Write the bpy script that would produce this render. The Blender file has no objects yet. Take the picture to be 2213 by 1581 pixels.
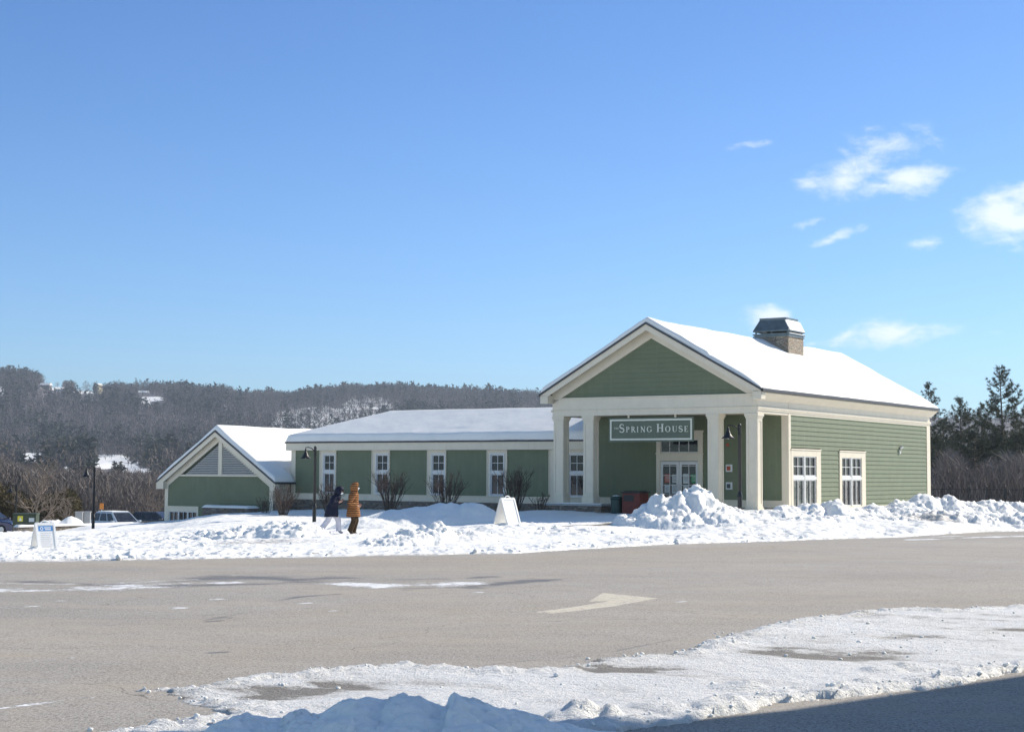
import bpy, math, random
import numpy as np
from mathutils import Vector, Matrix
random.seed(7)
R = math.radians
scn = bpy.context.scene
COL = scn.collection

# ------------------------------------------------------------------ camera
F_PX, PW, PH = 3393.8, 2213.0, 1581.0
CAM_Z, PITCH, ROLL = 1.521, R(3.888), R(0.349)
fw = np.array([0, math.cos(PITCH), math.sin(PITCH)]); rt = np.array([1.0, 0, 0]); up = np.cross(rt, fw)
r2 = rt * math.cos(ROLL) + up * math.sin(ROLL); u2 = -rt * math.sin(ROLL) + up * math.cos(ROLL)
cam_d = bpy.data.cameras.new('camera'); cam = bpy.data.objects.new('camera', cam_d); COL.objects.link(cam)
cam_d.sensor_width = 36.0; cam_d.lens = F_PX / PW * 36.0; cam_d.clip_start = 0.1; cam_d.clip_end = 9000
cam.matrix_world = Matrix(((r2[0], u2[0], -fw[0], 0), (r2[1], u2[1], -fw[1], 0), (r2[2], u2[2], -fw[2], CAM_Z), (0, 0, 0, 1)))
scn.camera = cam

def at(px, py, D):
    """world point at ground distance D seen along a sight line (survey helper)"""
    d = fw + (px - 1106.5) / F_PX * r2 - (py - 790.7) / F_PX * u2
    q = d * D / d[1]
    return np.array([q[0], D, q[2] + CAM_Z])

# ------------------------------------------------------------------ light
SUN_EL, SUN_AZ = R(33), R(57)
SKY_STRENGTH = 0.12
world = bpy.data.worlds.new('World'); scn.world = world; world.use_nodes = True
sun_d = bpy.data.lights.new('sun', 'SUN'); sun = bpy.data.objects.new('sun', sun_d); COL.objects.link(sun)
sun_d.energy = 5.0; sun_d.angle = R(0.53); sun_d.color = (1.0, 0.91, 0.77)
sdir = Vector((math.sin(SUN_AZ) * math.cos(SUN_EL), math.cos(SUN_AZ) * math.cos(SUN_EL), math.sin(SUN_EL)))
sun.rotation_euler = sdir.to_track_quat('Z', 'Y').to_euler(); sun.location = (30, 10, 40)
scn.view_settings.view_transform = 'Standard'; scn.view_settings.look = 'None'
scn.view_settings.exposure = 0.37; scn.view_settings.gamma = 1.0
scn.cycles.max_bounces = 8; scn.cycles.diffuse_bounces = 4; scn.cycles.volume_bounces = 0
scn.cycles.transparent_max_bounces = 8; scn.cycles.caustics_reflective = False; scn.cycles.caustics_refractive = False

# ---- node helpers
class N:
    def __init__(s, nt): s.nt = nt; s.n = nt.nodes; s.l = nt.links
    def new(s, t, **k):
        n = s.n.new(t)
        for a, b in k.items(): setattr(n, a, b)
        return n
    def put(s, inp, v):
        if v is None: return
        if hasattr(v, 'is_output') or isinstance(v, bpy.types.NodeSocket): s.l.new(v, inp)
        else: inp.default_value = v
    def math(s, op, a, b=0.0, c=None, clamp=False):
        n = s.new('ShaderNodeMath', operation=op, use_clamp=clamp); s.put(n.inputs[0], a); s.put(n.inputs[1], b)
        if c is not None: s.put(n.inputs[2], c)
        return n.outputs[0]
    def mix(s, f, a, b, mode='MIX'):
        n = s.new('ShaderNodeMix', data_type='RGBA', blend_type=mode); s.put(n.inputs[0], f)
        s.put(n.inputs[6], (*a, 1) if isinstance(a, tuple) and len(a) == 3 else a)
        s.put(n.inputs[7], (*b, 1) if isinstance(b, tuple) and len(b) == 3 else b)
        return n.outputs[2]
    def noise(s, vec, scale, detail=4, rough=0.55, dist=0.0):
        n = s.new('ShaderNodeTexNoise'); s.put(n.inputs['Vector'], vec); n.inputs['Scale'].default_value = scale
        n.inputs['Detail'].default_value = detail; n.inputs['Roughness'].default_value = rough; n.inputs['Distortion'].default_value = dist
        return n.outputs['Fac']
    def rng(s, v, a, b, c=0.0, d=1.0, smooth=False):
        n = s.new('ShaderNodeMapRange'); n.clamp = True
        if smooth: n.interpolation_type = 'SMOOTHSTEP'
        s.put(n.inputs[0], v); n.inputs[1].default_value = a; n.inputs[2].default_value = b; n.inputs[3].default_value = c; n.inputs[4].default_value = d
        return n.outputs[0]
    def attr(s, name): return s.new('ShaderNodeAttribute', attribute_name=name).outputs
    def mapping(s, vec, loc=(0, 0, 0), rot=(0, 0, 0), sc=(1, 1, 1), vt='POINT'):
        n = s.new('ShaderNodeMapping', vector_type=vt); s.put(n.inputs[0], vec)
        n.inputs[1].default_value = loc; n.inputs[2].default_value = rot; n.inputs[3].default_value = sc
        return n.outputs[0]

# ---- sky with a few fair weather clouds (fixed directions in the world's sky)
w = N(world.node_tree); w.n.clear()
sky = w.new('ShaderNodeTexSky', sky_type='NISHITA'); sky.sun_disc = False
sky.sun_elevation = SUN_EL; sky.sun_rotation = SUN_AZ; sky.air_density = 1.0; sky.dust_density = 0.35; sky.ozone_density = 2.2; sky.altitude = 200
hs = w.new('ShaderNodeHueSaturation'); w.put(hs.inputs['Color'], sky.outputs[0]); hs.inputs['Saturation'].default_value = 1.12
tc = w.new('ShaderNodeTexCoord').outputs['Generated']
sep = w.new('ShaderNodeSeparateXYZ'); w.put(sep.inputs[0], tc)
ysafe = w.math('MAXIMUM', sep.outputs[1], 0.05)
ga = w.math('DIVIDE', sep.outputs[0], ysafe); gb = w.math('DIVIDE', sep.outputs[2], ysafe)
cmb = w.new('ShaderNodeCombineXYZ'); w.put(cmb.inputs[0], ga); w.put(cmb.inputs[1], gb)
gv = cmb.outputs[0]
warp = w.new('ShaderNodeTexNoise'); w.put(warp.inputs['Vector'], gv); warp.inputs['Scale'].default_value = 16; warp.inputs['Detail'].default_value = 4
wsub = w.new('ShaderNodeVectorMath', operation='SUBTRACT'); w.put(wsub.inputs[0], warp.outputs['Color']); wsub.inputs[1].default_value = (.5, .5, .5)
wsc = w.new('ShaderNodeVectorMath', operation='SCALE'); w.put(wsc.inputs[0], wsub.outputs[0]); wsc.inputs['Scale'].default_value = 0.035
wadd = w.new('ShaderNodeVectorMath', operation='ADD'); w.put(wadd.inputs[0], gv); w.put(wadd.inputs[1], wsc.outputs[0])
# (px, py, half width, half height, tilt deg, strength)
CL = [(1840, 370, 90, 60, 25, .72), (1975, 385, 90, 30, 2, .95), (1900, 400, 110, 26, 0, .7), (1915, 325, 125, 45, 12, .62), (1740, 385, 45, 28, 0, .5),
      (2185, 470, 105, 55, 10, 1.05), (2240, 430, 100, 40, 0, 1.0), (2110, 480, 60, 25, 20, .35),
      (1935, 728, 130, 34, 8, 1.0), (1850, 742, 85, 18, 8, .7), (2030, 708, 50, 14, -5, .4), (2140, 711, 45, 9, 0, .38),
      (1800, 530, 62, 14, 26, .75), (1765, 488, 58, 13, 22, .55), (1620, 305, 60, 14, 8, .5), (1975, 513, 68, 14, 18, .5), (1940, 437, 50, 9, 0, .25),
      (2330, 250, 120, 60, 10, .7), (1662, 692, 44, 26, 0, 1.0), (1640, 722, 22, 22, 60, .5), (1748, 752, 22, 8, 0, .5)]
dens = None
for (cx, cy, hw, hh, tilt, st) in CL:
    p = at(cx, cy, 1.0); a0, b0 = p[0], p[2] - CAM_Z
    m = w.mapping(wadd.outputs[0], (a0, b0, 0), (0, 0, R(tilt)), (hw / F_PX * 1.45, hh / F_PX * 1.45, 1), 'TEXTURE')
    ln = w.new('ShaderNodeVectorMath', operation='LENGTH'); w.put(ln.inputs[0], m)
    d = w.rng(ln.outputs['Value'], 1.0, 0.0, 0.0, st)
    dens = d if dens is None else w.math('MAXIMUM', dens, d)
fine = w.noise(w.mapping(gv, sc=(1, 1.5, 1)), 34, 9, .62, .35)
fine2 = w.noise(w.mapping(gv, rot=(0, 0, R(-35)), sc=(1, 3.4, 1)), 30, 7, .6)
dd = w.math('MULTIPLY_ADD', w.math('SUBTRACT', fine, .5), 1.5, dens)
dd = w.math('MULTIPLY_ADD', w.math('SUBTRACT', fine2, .5), 1.0, dd)
cover = w.math('MULTIPLY', w.rng(dd, .16, 1.05, 0, 1, True), w.rng(dens, 0.0, .22, 0, 1, True))
fwd = w.rng(sep.outputs[1], .1, .2)
cover = w.math('MULTIPLY', w.math('MULTIPLY', cover, fwd), .80)
ccol = w.mix(fine, (6.6, 7.1, 8.2), (7.9, 8.1, 8.5))
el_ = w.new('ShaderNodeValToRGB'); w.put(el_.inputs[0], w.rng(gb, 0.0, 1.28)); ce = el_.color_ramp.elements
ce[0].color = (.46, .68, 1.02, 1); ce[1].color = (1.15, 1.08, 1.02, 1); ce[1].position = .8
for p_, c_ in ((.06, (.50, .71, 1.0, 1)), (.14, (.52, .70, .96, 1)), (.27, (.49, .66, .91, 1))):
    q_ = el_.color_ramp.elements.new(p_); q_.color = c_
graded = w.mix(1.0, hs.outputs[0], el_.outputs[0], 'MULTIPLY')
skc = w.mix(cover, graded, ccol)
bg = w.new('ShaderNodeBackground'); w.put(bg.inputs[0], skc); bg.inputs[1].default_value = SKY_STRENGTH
wo = w.new('ShaderNodeOutputWorld'); w.put(wo.inputs[0], bg.outputs[0])

# ------------------------------------------------------------------ numpy noise
def _h(ix, iy, s):
    n = (ix.astype(np.int64) * 374761393 + iy.astype(np.int64) * 668265263 + int(s) * 974634777) & 0xffffffff
    n = ((n ^ (n >> 13)) * 1274126177) & 0xffffffff
    return ((n ^ (n >> 16)) & 0xffffff) / float(0xffffff)
def vn(x, y, s=0):
    ix = np.floor(x); iy = np.floor(y); fx = x - ix; fy = y - iy; fx = fx * fx * (3 - 2 * fx); fy = fy * fy * (3 - 2 * fy)
    a = _h(ix, iy, s); b = _h(ix + 1, iy, s); c = _h(ix, iy + 1, s); d = _h(ix + 1, iy + 1, s)
    return (a + (b - a) * fx) * (1 - fy) + (c + (d - c) * fx) * fy
def fbm(x, y, o=4, s=0, g=.5):
    t = 0; a = 1; tot = 0
    for k in range(o):
        t = t + a * (vn(x * 2 ** k + 17.3 * k, y * 2 ** k - 9.1 * k, s + k) - .5); tot += a; a *= g
    return t / tot * 2
def worley(x, y, s=0):
    ix = np.floor(x); iy = np.floor(y); best = np.full(np.shape(x), 9.0); cid = np.zeros(np.shape(x))
    for dx in (-1, 0, 1):
        for dy in (-1, 0, 1):
            cx = ix + dx; cy = iy + dy
            px = cx + _h(cx, cy, s + 11); py = cy + _h(cx, cy, s + 23)
            d = np.hypot(px - x, py - y); m = d < best
            best = np.where(m, d, best); cid = np.where(m, _h(cx, cy, s + 37), cid)
    return best, cid
def lumps(x, y, size, s=0):
    f, c = worley(x / size, y / size, s)
    return np.sqrt(np.clip(1 - (f / .75) ** 2, 0, 1)) * (.25 + .75 * c)
def sstep(a, b, x):
    t = np.clip((x - a) / (b - a), 0, 1); return t * t * (3 - 2 * t)

# ------------------------------------------------------------------ mesh helpers
def tag(o, label=None, cat=None, group=None, kind=None):
    if label: o['label'] = label
    if cat: o['category'] = cat
    if group: o['group'] = group
    if kind: o['kind'] = kind
    return o
def empty(name, loc=(0, 0, 0), rz=0.0):
    o = bpy.data.objects.new(name, None); COL.objects.link(o); o.location = loc; o.rotation_euler = (0, 0, rz); o.empty_display_size = .2
    return o
def np_mesh(name, V, Fc, mat, parent=None, smooth=False, attrs=None):
    """V (n,3) array, Fc list of (m,k) int arrays"""
    me = bpy.data.meshes.new(name); V = np.asarray(V, np.float32)
    Fc = [np.asarray(f, np.int32) for f in Fc if len(f)]
    me.vertices.add(len(V)); me.vertices.foreach_set('co', V.ravel())
    loops = np.concatenate([f.ravel() for f in Fc]); me.loops.add(len(loops)); me.loops.foreach_set('vertex_index', loops)
    starts = []; st = 0
    for f in Fc:
        n, k = f.shape; starts.append(st + np.arange(n) * k); st += n * k
    me.polygons.add(sum(len(f) for f in Fc)); me.polygons.foreach_set('loop_start', np.concatenate(starts).astype(np.int32))
    me.update(calc_edges=True); me.validate()
    if attrs:
        for an, av in attrs.items():
            a = me.attributes.new(an, 'FLOAT', 'POINT'); a.data.foreach_set('value', np.asarray(av, np.float32).ravel())
    if smooth: me.polygons.foreach_set('use_smooth', np.ones(len(me.polygons), bool))
    if mat: me.materials.append(mat)
    o = bpy.data.objects.new(name, me); COL.objects.link(o)
    if parent: o.parent = parent
    return o
def grid_faces(nr, nc):
    i = np.arange(nr * nc).reshape(nr, nc)
    return np.stack([i[:-1, :-1], i[:-1, 1:], i[1:, 1:], i[1:, :-1]], -1).reshape(-1, 4)
class MB:
    def __init__(s): s.v = []; s.f = []
    def face(s, pts):
        b = len(s.v); s.v += [tuple(p) for p in pts]; s.f.append(tuple(range(b, b + len(pts))))
    def box(s, x0, x1, y0, y1, z0, z1):
        x0, x1 = min(x0, x1), max(x0, x1); y0, y1 = min(y0, y1), max(y0, y1); z0, z1 = min(z0, z1), max(z0, z1)
        b = len(s.v)
        s.v += [(x0, y0, z0), (x1, y0, z0), (x1, y1, z0), (x0, y1, z0), (x0, y0, z1), (x1, y0, z1), (x1, y1, z1), (x0, y1, z1)]
        s.f += [tuple(b + i for i in q) for q in ((0, 3, 2, 1), (4, 5, 6, 7), (0, 1, 5, 4), (1, 2, 6, 5), (2, 3, 7, 6), (3, 0, 4, 7))]
        return s
    def U(s, u0, u1, v0, v1, z0, z1): return s.box(-u0, -u1, v0, v1, z0, z1)   # building coordinates: u to the left, v back
    def prism(s, poly, a0, a1, plane='xz'):
        """poly points in plane, extruded along the remaining axis a0..a1"""
        def P(p, a): return (p[0], a, p[1]) if plane == 'xz' else ((a, p[0], p[1]) if plane == 'yz' else (p[0], p[1], a))
        n = len(poly); b = len(s.v)
        s.v += [P(p, a0) for p in poly] + [P(p, a1) for p in poly]
        s.f.append(tuple(b + i for i in range(n))); s.f.append(tuple(b + n + i for i in reversed(range(n))))
        for i in range(n):
            j = (i + 1) % n; s.f.append((b + i, b + n + i, b + n + j, b + j))
        return s
    def tube(s, pts, rad, n=8, cap=True):
        pts = [Vector(p) for p in pts]; rads = rad if hasattr(rad, '__len__') else [rad] * len(pts); b = len(s.v); m = len(pts)
        ref = None
        for k in range(m):
            t = (pts[min(k + 1, m - 1)] - pts[max(k - 1, 0)]).normalized()
            if ref is None: ref = t.orthogonal().normalized()
            ref = (ref - t * ref.dot(t)); ref = ref.normalized() if ref.length > 1e-6 else t.orthogonal().normalized()
            q = t.cross(ref)
            for i in range(n):
                a = 2 * math.pi * i / n; s.v.append(tuple(pts[k] + (ref * math.cos(a) + q * math.sin(a)) * rads[k]))
        for k in range(m - 1):
            for i in range(n):
                j = (i + 1) % n; s.f.append((b + k * n + i, b + k * n + j, b + (k + 1) * n + j, b + (k + 1) * n + i))
        if cap: s.f.append(tuple(b + i for i in reversed(range(n)))); s.f.append(tuple(b + (m - 1) * n + i for i in range(n)))
        return s
    def lathe(s, prof, n=16, c=(0, 0)):
        b = len(s.v); m = len(prof)
        for r_, z in prof:
            for i in range(n):
                a = 2 * math.pi * i / n; s.v.append((c[0] + r_ * math.cos(a), c[1] + r_ * math.sin(a), z))
        for k in range(m - 1):
            for i in range(n):
                j = (i + 1) % n; s.f.append((b + k * n + i, b + k * n + j, b + (k + 1) * n + j, b + (k + 1) * n + i))
        if prof[0][0] > 1e-4: s.f.append(tuple(b + i for i in reversed(range(n))))
        if prof[-1][0] > 1e-4: s.f.append(tuple(b + (m - 1) * n + i for i in range(n)))
        return s
    def build(s, name, mat, parent=None, smooth=False, bevel=0, label=None):
        me = bpy.data.meshes.new(name); me.from_pydata(s.v, [], s.f); me.update()
        if smooth:
            for p in me.polygons: p.use_smooth = True
        me.materials.append(mat)
        o = bpy.data.objects.new(name, me); COL.objects.link(o)
        if parent: o.parent = parent
        if bevel:
            b = o.modifiers.new('bevel', 'BEVEL'); b.width = bevel; b.segments = 2; b.limit_method = 'ANGLE'; b.angle_limit = R(40)
        if label: o['label'] = label
        return o
def copy_tree(o, parent=None):
    c = o.copy(); COL.objects.link(c); c.parent = parent
    for ch in list(o.children): copy_tree(ch, c)
    return c

# ------------------------------------------------------------------ materials
def mat(name, col, rough=.6, spec=.5, metal=0.0, var=.12, scale=6.0, bump=0.0, bscale=60, extra=None, coat=0):
    m = bpy.data.materials.new(name); m.use_nodes = True; t = N(m.node_tree); bs = m.node_tree.nodes['Principled BSDF']
    oc = t.new('ShaderNodeTexCoord').outputs['Object']
    n1 = t.noise(oc, scale, 5, .6)
    dark = tuple(c * (1 - var) for c in col); lite = tuple(min(1, c * (1 + var)) for c in col)
    c = t.mix(t.rng(n1, .3, .7), dark, lite)
    if extra: c = extra(t, oc, c)
    t.put(bs.inputs['Base Color'], c); bs.inputs['Roughness'].default_value = rough; bs.inputs['Metallic'].default_value = metal
    bs.inputs['Specular IOR Level'].default_value = spec
    if coat: bs.inputs['Coat Weight'].default_value = coat
    if bump:
        b = t.new('ShaderNodeBump'); b.inputs['Distance'].default_value = bump; t.put(b.inputs['Height'], t.noise(oc, bscale, 4, .6)); t.put(bs.inputs['Normal'], b.outputs[0])
    return m
M = {}
def siding_extra(t, oc, c):
    s = t.noise(t.mapping(oc, sc=(3, 3, .25)), 2.2, 5, .6)
    c = t.mix(t.math('MULTIPLY', t.rng(s, .5, .75), .22), c, (.29, .31, .24))
    g = t.noise(t.mapping(oc, sc=(.6, .6, 30)), 4, 3, .6)
    return t.mix(t.rng(g, .35, .7, 0, .18), c, (.15, .185, .12))
M['siding'] = mat('green_siding', (.158, .189, .118), .62, .35, var=.07, scale=1.6, extra=siding_extra)
def trim_extra(t, oc, c):
    s = t.noise(t.mapping(oc, sc=(4, 4, .5)), 1.8, 5, .6)
    return t.mix(t.rng(s, .52, .8, 0, .3), c, (.55, .50, .41))
M['trim'] = mat('cream_trim', (.72, .655, .53), .5, .4, var=.04, scale=2, extra=trim_extra)
M['white'] = mat('white_paint', (.70, .705, .70), .4, .45, var=.04)
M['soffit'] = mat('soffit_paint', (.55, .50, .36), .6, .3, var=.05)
M['roofedge'] = mat('drip_edge_metal', (.055, .058, .068), .45, .5, metal=.3, var=.2)
M['shingle'] = mat('roof_shingle', (.06, .058, .06), .9, .2, var=.3, scale=20)
M['darkmetal'] = mat('powder_coated_black', (.010, .013, .016), .45, .4, var=.25, scale=9)
M['cap'] = mat('chimney_cap_metal', (.15, .185, .20), .42, .5, metal=.55, var=.2, scale=3)
M['louvre'] = mat('louvre_paint', (.58, .57, .54), .55, .4, var=.06)
M['signgreen'] = mat('sign_board_green', (.115, .145, .105), .5, .4, var=.08)
M['letter'] = mat('sign_lettering', (.72, .72, .62), .5, .4, var=.03)
M['lettersoft'] = mat('faded_lettering', (.17, .21, .18), .6, .3, var=.1)
def stone_mat(name, cols, sc=4.2, mortar=(.30, .28, .25), flat=1.9):
    m = bpy.data.materials.new(name); m.use_nodes = True; t = N(m.node_tree); bs = m.node_tree.nodes['Principled BSDF']
    oc = t.new('ShaderNodeTexCoord').outputs['Object']; v = t.mapping(oc, sc=(1, 1, flat))
    wn = t.new('ShaderNodeTexVoronoi', feature='F1', distance='CHEBYCHEV'); t.put(wn.inputs['Vector'], v); wn.inputs['Scale'].default_value = sc
    we = t.new('ShaderNodeTexVoronoi', feature='F2', distance='CHEBYCHEV'); t.put(we.inputs['Vector'], v); we.inputs['Scale'].default_value = sc
    edge = t.math('SUBTRACT', we.outputs['Distance'], wn.outputs['Distance'])
    rp = t.new('ShaderNodeValToRGB'); e = rp.color_ramp.elements; e[0].color = (*cols[0], 1); e[1].color = (*cols[-1], 1); e[1].position = 1
    for i, c in enumerate(cols[1:-1]):
        q = rp.color_ramp.elements.new((i + 1) / (len(cols) - 1)); q.color = (*c, 1)
    sp = t.new('ShaderNodeSeparateXYZ'); t.put(sp.inputs[0], wn.outputs['Color']); t.put(rp.inputs[0], sp.outputs[0])
    c = t.mix(t.rng(t.noise(oc, 22, 5, .65), .3, .7, 0, .5), rp.outputs[0], (.12, .10, .085))
    c = t.mix(t.rng(edge, .02, .09), mortar, c); t.put(bs.inputs['Base Color'], c); bs.inputs['Roughness'].default_value = .85
    b = t.new('ShaderNodeBump'); b.inputs['Distance'].default_value = .05; t.put(b.inputs['Height'], t.math('ADD', t.rng(edge, 0, .14), t.math('MULTIPLY', t.noise(oc, 18, 5), .5)))
    t.put(bs.inputs['Normal'], b.outputs[0]); return m
M['stone'] = stone_mat('field_stone', [(.11, .085, .07), (.26, .20, .15), (.16, .15, .15), (.34, .27, .20), (.20, .15, .12)])
M['chimstone'] = stone_mat('chimney_stone', [(.36, .29, .22), (.50, .42, .32), (.32, .29, .26), (.58, .50, .39), (.42, .31, .23)], 5.2, (.42, .36, .28), 1.7)
def glass_mat(name, col=(.012, .014, .018)):
    m = bpy.data.materials.new(name); m.use_nodes = True; t = N(m.node_tree); bs = m.node_tree.nodes['Principled BSDF']
    oc = t.new('ShaderNodeTexCoord').outputs['Object']
    t.put(bs.inputs['Base Color'], t.mix(t.rng(t.noise(oc, 2.3, 3), .4, .62), col, tuple(c * 2.4 for c in col)))
    bs.inputs['Roughness'].default_value = .04; bs.inputs['Specular IOR Level'].default_value = .5; bs.inputs['IOR'].default_value = 1.52
    b = t.new('ShaderNodeBump'); b.inputs['Distance'].default_value = .004; t.put(b.inputs['Height'], t.noise(oc, 1.7, 2)); t.put(bs.inputs['Normal'], b.outputs[0])
    return m
M['glass'] = glass_mat('window_glass'); M['glass2'] = glass_mat('lower_pane_glass', (.035, .048, .045))
M['tyre'] = mat('tyre_rubber', (.02, .02, .02), .9, .2)
M['rim'] = mat('wheel_alloy', (.45, .46, .48), .35, .5, metal=.8)
def snow_mat(name, fine=.012, fsc=14, dirt=False, warm=0):
    m = bpy.data.materials.new(name); m.use_nodes = True; t = N(m.node_tree); bs = m.node_tree.nodes['Principled BSDF']
    oc = t.new('ShaderNodeNewGeometry').outputs['Position']
    n1 = t.noise(oc, .9, 5, .6)
    c = t.mix(t.rng(n1, .3, .7), (.84, .835, .815), (.91, .90, .87))
    if dirt:
        d = t.attr('dirt')[2]
        g = t.math('ADD', d, t.math('MULTIPLY', t.math('SUBTRACT', t.noise(oc, 11, 6, .7), .5), t.math('MULTIPLY', t.rng(d, .0, .25), 1.1)))
        c = t.mix(t.rng(g, .12, .75), c, (.33, .29, .245)); c = t.mix(t.rng(g, .85, 1.05), c, (.07, .068, .07))
    t.put(bs.inputs['Base Color'], c); bs.inputs['Roughness'].default_value = .62; bs.inputs['Specular IOR Level'].default_value = .25
    h = t.math('ADD', t.math('MULTIPLY', t.noise(oc, fsc, 6, .62), 1.0), t.math('MULTIPLY', t.noise(oc, fsc * .28, 3, .5), 1.2))
    b = t.new('ShaderNodeBump'); b.inputs['Distance'].default_value = fine * 3; b.inputs['Strength'].default_value = .8; t.put(b.inputs['Height'], h); t.put(bs.inputs['Normal'], b.outputs[0])
    return m
M['snow'] = snow_mat('fresh_snow', .010, 10, True)
M['roofsnow'] = snow_mat('roof_snow', .006, 2.5)
M['shadesnow'] = snow_mat('near_snow', .007, 22)

# ================================================================== BUILDING
TH = R(33.453)
B = empty('visitor_building', (9.965, 63.692, 0), -TH)
tag(B, 'long sage green clapboard building with cream trim, snowy roofs, columned porch and stone chimney', 'building')
dRv = np.array([math.sin(TH), math.cos(TH)]); dLv = np.array([-math.cos(TH), math.sin(TH)]); P0 = np.array([9.965, 63.692])
def bw(u, v, z=0.0):
    q = P0 + u * dLv + v * dRv; return (q[0], q[1], z)
VB = 3.07; WID = 9.76; LEN = 21.1
def clap_front(mb, u0, u1, v, z0, z1, ex=.2, f=None):
    k0 = math.floor(z0 / ex)
    z = k0 * ex
    while z < z1 - 1e-4:
        a = max(z, z0); b = min(z + ex, z1)
        oa = .034 - .026 * (a - z) / ex; ob = .034 - .026 * (b - z) / ex
        if b - a > .005:
            l0, l1 = (u0, u1) if f is None else f(a); m0, m1 = (u0, u1) if f is None else f(b)
            if l1 - l0 > .02:
                mb.face([(-l1, v - oa, a), (-l0, v - oa, a), (-m0, v - ob, b), (-m1, v - ob, b)])
                mb.face([(-l1, v, a), (-l0, v, a), (-l0, v - oa, a), (-l1, v - oa, a)])
        z += ex
def clap_side(mb, v0, v1, u, z0, z1, ex=.2):
    z = math.floor(z0 / ex) * ex
    while z < z1 - 1e-4:
        a = max(z, z0); b = min(z + ex, z1)
        oa = .034 - .026 * (a - z) / ex; ob = .034 - .026 * (b - z) / ex
        if b - a > .005:
            X = -u
            mb.face([(X + oa, v0, a), (X + oa, v1, a), (X + ob, v1, b), (X + ob, v0, b)])
            mb.face([(X, v0, a), (X, v1, a), (X + oa, v1, a), (X + oa, v0, a)])
        z += ex
def wb(mb, face, c, a0, a1, o0, o1, z0, z1):
    if face == 'front': mb.U(a0, a1, c - o1, c - o0, z0, z1)
    else: mb.U(c - o1, c - o0, a0, a1, z0, z1)
def window(face, c, a0, a1, z0, z1, cas, sashes, sills=.0, lowglass=None, rails=()):
    """cas=(low side, high side, top, bottom) casing widths round the opening; sashes=[(a0,a1,z0,z1,cols,rows)]"""
    m = MB(); l, h, tp, bt = cas
    if l: wb(m, face, c, a0 - l, a0, -.05, .055, z0 - bt, z1 + tp)
    if h: wb(m, face, c, a1, a1 + h, -.05, .055, z0 - bt, z1 + tp)
    if tp: wb(m, face, c, a0, a1, -.05, .053, z1, z1 + tp)
    if bt: wb(m, face, c, a0 - .03, a1 + .03, -.05, .09, z0 - bt, z0)
    if tp > .12: wb(m, face, c, a0 - l - .02, a1 + h + .02, .0, .085, z1 + tp, z1 + tp + .05)
    wo_ = m.build('window', M['trim'], B)
    s = MB(); g = MB(); g2 = MB()
    for (p0, p1, q0, q1, nc, nr) in sashes:
        fr = .045
        wb(s, face, c, p0, p0 + fr, -.04, .02, q0, q1); wb(s, face, c, p1 - fr, p1, -.04, .02, q0, q1)
        wb(s, face, c, p0 + fr, p1 - fr, -.04, .018, q0, q0 + fr * 1.3); wb(s, face, c, p0 + fr, p1 - fr, -.04, .018, q1 - fr, q1)
        for k in range(1, nc):
            x = p0 + fr + (p1 - p0 - 2 * fr) * k / nc; wb(s, face, c, x - .014, x + .014, -.035, .008, q0 + fr, q1 - fr)
        for k in range(1, nr):
            z = q0 + fr + (q1 - q0 - 2 * fr) * k / nr; wb(s, face, c, p0 + fr, p1 - fr, -.036, .006, z - .014, z + .014)
        wb(g2 if (lowglass and q1 <= lowglass) else g, face, c, p0 + .02, p1 - .02, -.06, -.045, q0 + .02, q1 - .02)
    for (x0, x1, y0, y1) in rails: wb(s, face, c, x0, x1, -.05, .05, y0, y1)
    s.build('sash', M['white'], wo_)
    g.build('pane', M['glass'], wo_)
    if g2.v: g2.build('pane', M['glass2'], wo_)
    return wo_
dark = mat('dark_interior', (.02, .02, .02), .9)

# --- pavilion walls
core = MB(); core.U(.12, WID, VB + .12, LEN, -.6, 4.9)
core.build('wall_core', M['siding'], B).name = 'wall'
m = MB(); clap_front(m, .28, 3.97, VB, .42, 4.05); clap_front(m, 6.25, WID, VB, .42, 4.05); clap_front(m, 3.97, 6.25, VB, 3.42, 4.05)
m.build('porch_wall', M['siding'], B)
m = MB()
clap_side(m, 6.5, 8.68, 0, .08, 2.66); clap_side(m, 11.95, 20.62, 0, .08, 2.66); clap_side(m, 3.27, 20.62, 0, 2.66, 4.03)
m.build('side_wall', M['siding'], B)
m = MB()
m.U(-.045, .28, VB - .05, 3.27, -.3, 4.03)                   # front corner board
m.U(-.045, .1, 20.62, 21.15, -.3, 4.03)                      # rear corner board
m.U(-.05, .02, 3.27, 20.62, -.35, .08)                       # side skirt board
m.U(.28, 3.9, VB - .05, VB + .02, .1, .40); m.U(6.3, WID, VB - .05, VB + .02, .15, .42)
m.U(.28, 3.9, VB - .075, VB + .02, .38, .42); m.U(6.3, WID, VB - .075, VB + .02, .40, .45)
m.build('corner_trim', M['trim'], B, bevel=.006)
for q_ in ((6.3, WID + .02, .15), (.28, 3.9, .1)): m = MB(); m.U(q_[0], q_[1], VB - .06, VB + .01, -.6, q_[2]); m.build('stone_base', M['stone'], B)
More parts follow.
